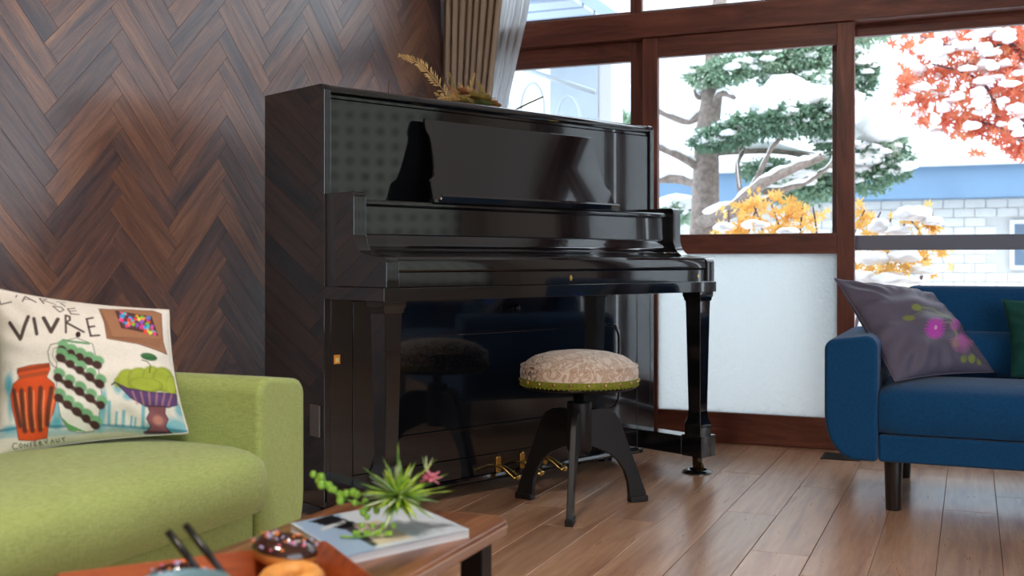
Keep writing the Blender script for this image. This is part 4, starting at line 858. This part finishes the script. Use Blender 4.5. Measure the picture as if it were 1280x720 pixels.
# dotted grey blind on the plaster wall at the far right (the piano front mirrors it)
bl = empty('fabric_blind', (XR - 0.02, 3.55, 0.6)); tag(bl, 'grey dotted fabric blind hanging on the right wall', 'blind')
def dotmat():
    t = NT('dotted_grey_cloth'); sx = t.n('ShaderNodeSeparateXYZ'); t.l(t.coords((1, 1, 1)), sx.inputs[0]); cb = t.n('ShaderNodeCombineXYZ'); t.l(sx.outputs[1], cb.inputs[0]); t.l(sx.outputs[2], cb.inputs[1]); vo = t.n('ShaderNodeTexVoronoi', feature='F1', voronoi_dimensions='2D'); vo.inputs['Randomness'].default_value = 0.0; vo.inputs['Scale'].default_value = 8.5; t.l(cb.outputs[0], vo.inputs['Vector'])
    t.l(t.ramp(vo.outputs['Distance'], [(0.10, (70, 70, 64)), (0.42, (150, 148, 136))]), t.b.inputs['Base Color']); t.set(Roughness=0.9)
    tl = t.n('ShaderNodeBsdfTranslucent'); t.l(t.b.inputs['Base Color'].links[0].from_socket, tl.inputs[0]); mx = t.n('ShaderNodeMixShader'); mx.inputs[0].default_value = 0.55; t.l(t.b.outputs[0], mx.inputs[1]); t.l(tl.outputs[0], mx.inputs[2]); t.l(mx.outputs[0], t.out.inputs[0]); return t.m
link('blind_cloth', mesh('blind_cloth', [(-0.006, -0.85, 0), (-0.006, 0.85, 0), (-0.006, 0.85, 1.7), (-0.006, -0.85, 1.7)], [(0, 3, 2, 1)]), dotmat(), bl); box('head_rail', -0.03, 0.018, -0.87, 0.87, 1.68, 1.74, FRAMEWOOD, bl, 0.003); box('hem_bar', -0.016, 0.006, -0.85, 0.85, -0.012, 0.004, FRAMEWOOD, bl, 0.002)

# ------------------------------------------------------------------ garden and neighbours outside
GZ = -0.35
gd = bpy.data.meshes.new('snowy_ground'); n = 60; vs, fs = [], []
for j in range(n + 1):
    for i in range(n + 1):
        x_ = -22 + 44 * i / n; y_ = 4.84 + 30 * j / n; vs.append((x_, y_, GZ + 0.10 * math.sin(x_ * 1.3 + 2) * math.sin(y_ * 0.9) + 0.05 * math.sin(3.1 * x_ + y_)))
for j in range(n):
    for i in range(n): fs.append((j * (n + 1) + i, j * (n + 1) + i + 1, (j + 1) * (n + 1) + i + 1, (j + 1) * (n + 1) + i))
gd.from_pydata(vs, [], fs); g = link('snowy_ground', gd, SNOW, None, True); tag(g, kind='structure')
for nm_, a in (('lawn_side', (3.6, 30, -30, 4.8)), ('lawn_rear', (-30, 3.5, -30, -3.25))):
    tag(box(nm_, a[0], a[1], a[2], a[3], GZ - 0.1, GZ, SNOW, None, 0), kind='structure')
# pale neighbour: low block wall wing with blue-grey fascia, taller white house behind
BY = 11.0; WH = pm('white_render', (0.58, 0.58, 0.575), 0.8, bump=0.1, bscale=20); BLOCKC = pm('pale_block', (0.56, 0.55, 0.53), 0.85, var=0.06, vscale=5); SLATE = pm('blue_grey_fascia', (98, 126, 154), 0.6, var=0.08, vscale=3)
nb = empty('block_wing', (-1.0, BY, GZ)); tag(nb, 'pale block-walled building wing with blue-grey fascia and snowy flat roof', 'building')
def nbx(n_, x0, x1, y0, y1, z0, z1, m, par=None, bev=0.0): return box(n_, x0 + 1.0, x1 + 1.0, y0 - BY, y1 - BY, z0 - GZ, z1 - GZ, m, par or nb, bev)
wall = nbx('wall', -7, 6, BY + 0.02, BY + 3, GZ - .3, 1.36, pm('mortar_grey', (0.46, 0.455, 0.445), .9))
BWD, BHT = 0.185, 0.086; bmw = bmesh.new(); add_box(bmw, -BWD / 2 + .004, BWD / 2 - .004, -0.012, 0.0, -BHT / 2 + .004, BHT / 2 - .004); bme = bpy.data.meshes.new('block'); bmw.to_mesh(bme); bmw.free(); bme.materials.append(BLOCKC)
cnt = 0; row = 0; zz = 1.36 - BHT / 2
while zz > 0.48:
    xx = -2.75 + (BWD / 2 if row % 2 else 0)
    while xx < 0.95:
        if not (0.30 < xx + BWD / 2 and xx - BWD / 2 < 1.02 and 0.68 < zz < 1.18) and cnt < 300:
            o = bpy.data.objects.new('block', bme); COL.objects.link(o); o.parent = nb; o.location = (xx + 1.0, 0.021, zz - GZ); cnt += 1
        xx += BWD
    zz -= BHT; row += 1
nbx('fascia', -7.1, 6.1, BY - 0.35, BY + 3, 1.36, 1.645, SLATE); nbx('roof_edge', -7.2, 6.2, BY - 0.45, BY + 3, 1.645, 1.74, WH); nbx('snow_cover', -7.2, 6.2, BY - 0.47, BY + 3, 1.74, 1.90, SNOW, None, 0.04)
wd = nbx('window', 0.32, 1.0, BY - 0.03, BY + 0.03, 0.70, 1.16, WH, None, 0.004); nbx('window_pane', 0.36, 0.96, BY - 0.034, BY - 0.028, 0.74, 1.12, pm('dark_glass', (96, 112, 130), 0.1), wd)
hs = empty('white_house', (-1.0, 15.5, GZ)); tag(hs, 'tall white house behind the block wing', 'building')
def hbx(n_, x0, x1, y0, y1, z0, z1, m, par=None): return box(n_, x0 + 1.0, x1 + 1.0, y0 - 15.5, y1 - 15.5, z0 - GZ, z1 - GZ, m, par or hs, 0)
hbx('wall', -9, 9, 15.5, 18, GZ - .3, 7, WH)
for wx in (-5.2, -3.4, -0.55, 1.2, 3.0):
    f = hbx('window', wx, wx + 1.0, 15.44, 15.52, 2.2, 3.4, pm('white_frame', (0.85, 0.85, 0.85), .5)); 
    for a in range(2):
        for b in range(2): hbx('window_pane', wx + .06 + a * .46, wx + .48 + a * .46, 15.43, 15.44, 2.27 + b * .56, 2.77 + b * .56, pm('pale_glass', (196, 206, 214), .2), f)
# porch on the left: grey post with white edge, railing with arches, eave above
PY = 6.5
po = empty('porch_post', (-2.28, PY, GZ)); tag(po, 'wide grey porch post with white edge seen through the left pane', 'post')
box('post_core', -0.17, 0.15, -0.12, 0.12, -.05, 2.54, pm('pale_grey_panel', (176, 188, 198), .6, var=.06, vscale=4), po, 0.004); box('post_edge', 0.15, 0.235, -0.11, 0.13, -.05, 2.54, WH, po, 0.004)
ev = empty('porch_eave', (-2.5, PY, 2.1)); tag(ev, 'white boarded porch eave above the grey post', 'eave')
bmv = bmesh.new(); add_box(bmv, -2.0, 0.50, -1.0, 0.9, 0.12, 0.2); link('eave_deck', bm_mesh('eave_deck', bmv), pm('blue_grey_soffit', (140, 160, 188), .6), ev)
for i in range(9): box('eave_board', -2.0, 0.50, -0.95 + i * 0.2, -0.79 + i * 0.2, 0.095, 0.12, pm('soffit_board', (176, 190, 208), .6), ev, 0.003)
ra = empty('arched_railing', (-3.0, 6.1, GZ)); tag(ra, 'pale metal railing with arched bars sloping beside the porch post', 'railing')
RM = pm('pale_iron', (176, 186, 194), .5, .2)
def rl(x_): return 1.98 - 0.37 * (x_ + 2.60) - GZ
tube('handrail', [(-0.05, 0, rl(-3.05)), (0.95, 0, rl(-2.05))], 0.017, RM, ra, 8); tube('bottom_rail', [(-0.05, 0, rl(-3.05) - .8), (0.95, 0, rl(-2.05) - .8)], 0.012, RM, ra, 8)
for i in range(5, 9):
    xc = -1.1 + i * 0.235; top = rl(-3 + xc) - 0.06; pts = [(xc - .075, 0, top - .72)] + [(xc + .075 * math.cos(math.radians(a)), 0, top - .16 + .15 * math.sin(math.radians(a))) for a in range(180, -1, -15)] + [(xc + .075, 0, top - .72)]
    tube('arch_bar', pts, 0.009, RM, ra, 6)

def blob(c, r, sub=3, rough=0.18, seed=0, flat=True):
    bm = bmesh.new(); bmesh.ops.create_icosphere(bm, subdivisions=sub, radius=1.0); rr_ = random.Random(seed); ph = [rr_.uniform(0, 6) for _ in range(6)]
    for v in bm.verts:
        p = v.co; d = 1 + rough * (math.sin(3 * p.x + ph[0]) * math.sin(3 * p.y + ph[1]) + 0.6 * math.sin(6 * p.z + ph[2]) * math.sin(5 * p.x + ph[3]) + .4 * math.sin(9 * p.y + ph[4]))
        z = p.z * d
        if flat and z < 0: z *= 0.55
        v.co = (c[0] + p.x * d * r[0], c[1] + p.y * d * r[1], c[2] + z * r[2])
    vs = [v.co.copy() for v in bm.verts]; fs = [tuple(v.index for v in f.verts) for f in bm.faces]; bm.free(); return vs, fs
def needles(c, r, n, ln, seed):
    g = np.random.default_rng(seed); d = g.standard_normal((n, 3)); d /= np.linalg.norm(d, axis=1)[:, None]; d[:, 2] = np.abs(d[:, 2]) * np.where(g.random(n) < .35, -1, 1)
    p = np.array(c) + d * np.array(r) * (0.45 + 0.6 * g.random((n, 1))); vs, fs = [], []
    for q, dd in zip(p, d):
        o_ = dd * .8 + g.standard_normal(3) * .6; o_ /= np.linalg.norm(o_); s_ = np.cross(o_, g.standard_normal(3)); s_ /= np.linalg.norm(s_); l = ln * g.uniform(.6, 1.3)
        b = len(vs); vs += [q - s_ * ln * .16, q + o_ * l * .55 - s_ * ln * .26, q + o_ * l, q + o_ * l * .5 + s_ * ln * .26]; fs.append((b, b + 1, b + 2, b + 3))
    return vs, fs
NEED = leafmat('pine_needles', [(0.0, (96, 128, 106)), (0.5, (130, 160, 134)), (1.0, (172, 194, 168))], .3)
def P7(u, v, y):
    r = (u - 640) / F; C_, S_ = math.cos(YAW), math.sin(YAW); dx, dy, dz = r * C_ - S_, r * S_ + C_, -(v - V0) / F; t = y / dy; return Vector((dx * t, y, CAM_H + dz * t))
# conifer (laid out once in metres about its trunk; the figures are bearings measured from the room)
pt = empty('garden_conifer', (-1.73, 7.5, GZ)); tag(pt, 'snow-laden cloud-pruned conifer with thick trunk seen through the sliding door', 'tree'); O7 = Vector(pt.location)
def path7(l): return spline([P7(u, v, y) - O7 for u, v, y in l], 6)
def limb(l, r0, r1, name='branch'):
    p = path7(l); n = len(p); rs = [r0 + (r1 - r0) * i / (n - 1) for i in range(n)]; b = tube(name, p, rs, BARK, pt, 10)
    top = [q + Vector((0, -0.01, r * 0.9 + 0.012 + 0.008 * math.sin(i * 1.7))) for i, (q, r) in enumerate(zip(p, rs))]
    tube('snow', top, [max(0.003, (r * .85 + 0.010) * max(.12, 1 - 1.25 * abs((p[min(i + 1, n - 1)] - p[max(i - 1, 0)]).normalized().z)) * (0.75 + 0.35 * math.sin(i * 1.1 + r0 * 90)) * min(1, .3 + i * .3) * (1 if i < n - 1 else .2)) for i, r in enumerate(rs)], SNOW, b, 10)
    return b
tp_ = [Vector((-0.02, 0, -0.1))] + path7([(880, 300, 7.5), (882, 240, 7.5), (884, 170, 7.5), (890, 120, 7.5), (893, 70, 7.5), (898, 20, 7.5), (905, -60, 7.5)])
tube('trunk', tp_, [0.13] + [0.105 - 0.065 * i / (len(tp_) - 2) for i in range(len(tp_) - 1)], BARK, pt, 14)
for l, a, b in (([(876, 278, 7.45), (915, 262, 7.2), (950, 232, 7.0), (990, 212, 6.95), (1030, 196, 6.9)], .05, .018), ([(930, 250, 7.1), (945, 225, 7.1), (965, 185, 7.1), (990, 160, 7.2)], .022, .01), ([(925, 240, 7.15), (922, 205, 7.2), (930, 185, 7.3), (905, 178, 7.3)], .018, .008),
                ([(880, 215, 7.5), (858, 200, 7.4), (828, 186, 7.3), (790, 170, 7.3)], .032, .018), ([(880, 232, 7.5), (850, 224, 7.6), (815, 224, 7.6)], .04, .03), ([(888, 130, 7.5), (862, 152, 7.5), (825, 140, 7.5), (805, 132, 7.5)], .026, .016), ([(886, 145, 7.5), (900, 118, 7.4), (918, 122, 7.3)], .03, .015), ([(888, 110, 7.5), (874, 122, 7.5), (868, 112, 7.5)], .026, .012),
                ([(893, 80, 7.5), (930, 70, 7.4), (960, 50, 7.3)], .03, .012), ([(900, 60, 7.5), (990, 55, 7.6), (1080, 70, 7.7)], .03, .012), ([(955, 240, 7.1), (1005, 230, 7.0), (1040, 205, 7.0)], .018, .008), ([(890, 190, 7.5), (985, 190, 7.7), (1090, 220, 7.8)], .03, .014), ([(905, 272, 7.2), (960, 250, 7.1), (1010, 222, 7.0)], .03, .012)): limb(l, a, b)
CL = [(912, 88, 7.3, .17, .09), (880, 95, 7.4, .14, .08), (955, 78, 7.4, .2, .10), (1005, 70, 7.5, .22, .12), (1030, 105, 7.5, .2, .09), (975, 105, 7.5, .14, .06), (905, 172, 7.2, .20, .085), (940, 158, 7.15, .2, .09), (985, 150, 7.1, .18, .11), (1025, 148, 7.2, .17, .12), (885, 180, 7.2, .13, .05), (1040, 175, 7.4, .12, .1),
      (1078, 95, 7.6, .10, .14), (1100, 195, 7.6, .20, .09), (1085, 225, 7.6, .16, .09), (1120, 215, 7.5, .10, .06), (1000, 235, 7.5, .26, .11), (960, 215, 7.6, .2, .08), (1030, 225, 7.5, .2, .12), (845, 268, 7.9, .16, .07), (838, 262, 7.8, .1, .06), (850, 40, 7.5, .22, .1), (940, 30, 7.5, .3, .1), (1060, 40, 7.7, .3, .1), (735, 150, 8.6, .3, .15), (765, 160, 8.6, .25, .12), (770, 60, 8.4, .2, .1), (1110, 175, 7.7, .12, .07)]
for i, (u, v, y_, rx, rz) in enumerate(CL):
    c = P7(u, v, y_) - O7; vs, fs = needles(c, (rx, rx * .8, rz), int(5200 * rx * rz / .02 * .34), 0.038, i); o = link('foliage', mesh('foliage', vs, fs), NEED, pt); tag(o, kind='stuff')
SN = [(985, 132, 7.3, .34, .15), (1035, 128, 7.3, .2, .12), (930, 140, 7.25, .13, .06), (1100, 165, 7.55, .16, .13), (1082, 200, 7.5, .12, .06), (845, 256, 7.85, .17, .07), (990, 222, 7.4, .2, .06)]
for i, (u, v, y_, rx, rz) in enumerate(SN):
    vs, fs = blob(P7(u, v, y_) - O7, (rx, rx * .7, rz), 3, .26, i); link('snow', mesh('snow', vs, fs), SNOW, pt, True)
gs = random.Random(21)
for i, (u, v, y_, rx, rz) in enumerate(CL):                           # small clumps caught in every pad of needles
    c = P7(u, v, y_) - O7; parts = []
    for q in range(int(6 + rx * 34)):
        a = gs.uniform(0, 2 * PI); k = gs.random() ** .5; zz = math.sqrt(max(0, 1 - k * k)) * gs.choice((1, 1, .8, .3, -.2))
        w_ = gs.uniform(.014, .042); parts.append(blob(c + Vector((math.cos(a) * k * rx, -abs(math.sin(a)) * k * rx * .8, zz * rz * .95)), (w_ * 1.4, w_, w_ * .75), 2, .3, gs.randrange(999)))
    vs, fs = merge(parts); o = link('snow', mesh('snow', vs, fs), SNOW, pt, True); tag(o, kind='stuff')
# maple with star leaves
MAP = leafmat('maple_leaf', [(0.0, (204, 84, 80)), (0.35, (222, 128, 96)), (0.7, (232, 164, 116)), (1.0, (196, 70, 86))], .35); YEL = leafmat('amber_leaf', [(0.0, (236, 184, 84)), (0.5, (244, 210, 130)), (1.0, (228, 160, 74))], .35)
def star(n, inner=.38):
    vs, fs = [(0, 0, 0)], []
    for i in range(n * 2):
        a = math.radians(-150 + 300 * i / (n * 2 - 1)) + PI / 2; k_ = (1.0 if i % 2 == 1 else inner) * (1.0 - .25 * abs(i - n + .5) / n); vs.append((k_ * math.cos(a), k_ * math.sin(a), 0.12 * k_ * (i % 2)))
    for i in range(1, n * 2): fs.append((0, i, i + 1))
    return vs, fs
SV, SF = star(6)
def leaves(root, clusters, mat, size, nobj, nstuff, seed, off):
    g = random.Random(seed); me = mesh('leaf', [tuple(a * size for a in v) for v in SV], SF); me.materials.append(mat); tot = sum(c[3] * c[4] for c in clusters); extra = []; k = 0
    for tgt, single in ((nobj, True), (nstuff, False)):
        for (u, v, y_, rx, rz) in clusters:
            for _ in range(max(1, round(tgt * rx * rz / tot))):
                d = Vector((g.gauss(0, .5), g.gauss(0, .5), g.gauss(0, .5))); p = P7(u, v, y_) - off + Vector((d.x * rx, d.y * rx * .8, d.z * rz)); r_ = (g.uniform(0.7, 2.3), g.uniform(-.7, .7), g.uniform(0, 6.28)); s_ = g.uniform(.7, 1.25)
                if single and k < 300: o = bpy.data.objects.new('leaf', me); COL.objects.link(o); o.parent = root; o.location = p; o.rotation_euler = r_; o.scale = (s_,) * 3; k += 1
                else:
                    from mathutils import Euler
                    M = Matrix.Translation(p) @ Euler(r_).to_matrix().to_4x4() @ Matrix.Scale(s_ * size, 4); extra.append(([M @ Vector(q) for q in SV], SF))
    if extra: vs, fs = merge(extra); tag(link('further_leaves', mesh('further_leaves', vs, fs), mat, root), kind='stuff')
mp = empty('red_maple', (0.9, 7.2, GZ)); tag(mp, 'red and orange maple tree dusted with snow outside the right window', 'tree'); OM = Vector(mp.location)
def limbm(l, r0, r1, n_='branch', root=mp, off=OM, mat=BARK):
    p = spline([P7(u, v, y) - off for u, v, y in l], 6); n = len(p); return tube(n_, p, [r0 + (r1 - r0) * i / (n - 1) for i in range(n)], mat, root, 8)
limbm([(1385, 520, 7.2), (1375, 330, 7.2), (1350, 220, 7.2), (1340, 130, 7.1), (1330, 20, 7.0)], .11, .06, 'trunk')
DB = pm('maple_bark', (112, 92, 100), .9)
for l, a, b in (([(1350, 215, 7.2), (1290, 180, 7.1), (1245, 160, 7.0), (1210, 150, 6.9)], .035, .012), ([(1340, 130, 7.1), (1290, 80, 7.0), (1255, 50, 6.9), (1220, 30, 6.9)], .03, .01), ([(1250, 160, 7.0), (1240, 120, 6.9), (1215, 95, 6.9), (1165, 80, 6.8)], .014, .005), ([(1290, 175, 7.1), (1262, 110, 7.0), (1258, 75, 7.0)], .016, .007), ([(1255, 55, 6.9), (1200, 60, 6.8), (1150, 45, 6.8)], .012, .004)): limbm(l, a, b, mat=DB)
MC = [(1150, 60, 6.9, .14, .10), (1185, 50, 6.9, .16, .12), (1230, 45, 6.9, .18, .12), (1270, 55, 6.9, .16, .14), (1145, 95, 6.9, .10, .09), (1190, 95, 6.9, .16, .12), (1240, 95, 6.9, .18, .14), (1275, 110, 6.9, .14, .12), (1165, 130, 6.9, .12, .10), (1205, 140, 6.9, .16, .10), (1250, 140, 6.9, .16, .10), (1175, 155, 6.9, .16, .06), (1225, 165, 6.9, .14, .06), (1262, 178, 6.9, .14, .07), (1280, 190, 6.9, .1, .06), (1320, 60, 7, .25, .3), (1330, 140, 7, .2, .2), (1240, 10, 6.9, .3, .12), (1310, -20, 7, .3, .2), (1150, 15, 6.9, .2, .08), (1132, 110, 6.8, .05, .12)]
leaves(mp, MC, MAP, .047, 290, 1300, 4, OM)
g = random.Random(9)
for i in range(70):
    u, v = g.uniform(1145, 1285), g.uniform(35, 172); vs, fs = blob(P7(u, v, 6.80 + g.uniform(-.1, .15)) - OM, (g.uniform(.03, .065), .05, g.uniform(.02, .045)), 2, .2, i); link('snow', mesh('snow', vs, fs), SNOW, mp, True)
# amber shrub
bs = empty('amber_shrub', (-0.75, 6.1, GZ)); tag(bs, 'low shrub with amber leaves and snow clumps outside the door', 'shrub'); OB = Vector(bs.location)
for i in range(12):
    u = 905 + i * 22; limbm([(1000 + (u - 1000) * .3, 590, 6.1), (u, 360, 6.1), (u + 6, 300, 6.1), (u + g.uniform(-14, 22), 255 + abs(u - 980) * .1, 6.0)], .012, .004, 'stem', bs, OB, DB)
BC = [(930, 272, 6.05, .13, .07), (960, 258, 6.05, .12, .07), (1000, 270, 6.05, .12, .08), (920, 288, 6.05, .12, .05), (975, 285, 6.05, .15, .05), (1078, 272, 6.0, .06, .07), (1150, 275, 6.0, .10, .05), (1165, 290, 6.0, .08, .04), (1090, 300, 6.0, .1, .06), (1150, 318, 6.0, .12, .05), (1120, 340, 6.0, .14, .06), (1085, 345, 6.0, .1, .06), (945, 300, 6.1, .2, .03), (1110, 365, 6.1, .14, .04)]
leaves(bs, BC, YEL, .044, 290, 160, 6, OB)
for i, (u, v, rx, rz) in enumerate(((945, 282, .08, .03), (1100, 285, .06, .05), (1140, 270, .09, .05), (1120, 290, .08, .03), (1165, 278, .05, .03), (1095, 325, .07, .05), (1130, 322, .08, .045), (1155, 340, .07, .03), (1080, 350, .08, .05), (1120, 352, .12, .05), (905, 285, .06, .03), (985, 290, .06, .025), (940, 340, .2, .08))):
    vs, fs = blob(P7(u, v, 5.95) - OB, (rx, rx * .8, rz), 3, .2, 50 + i); link('snow', mesh('snow', vs, fs), SNOW, bs, True)
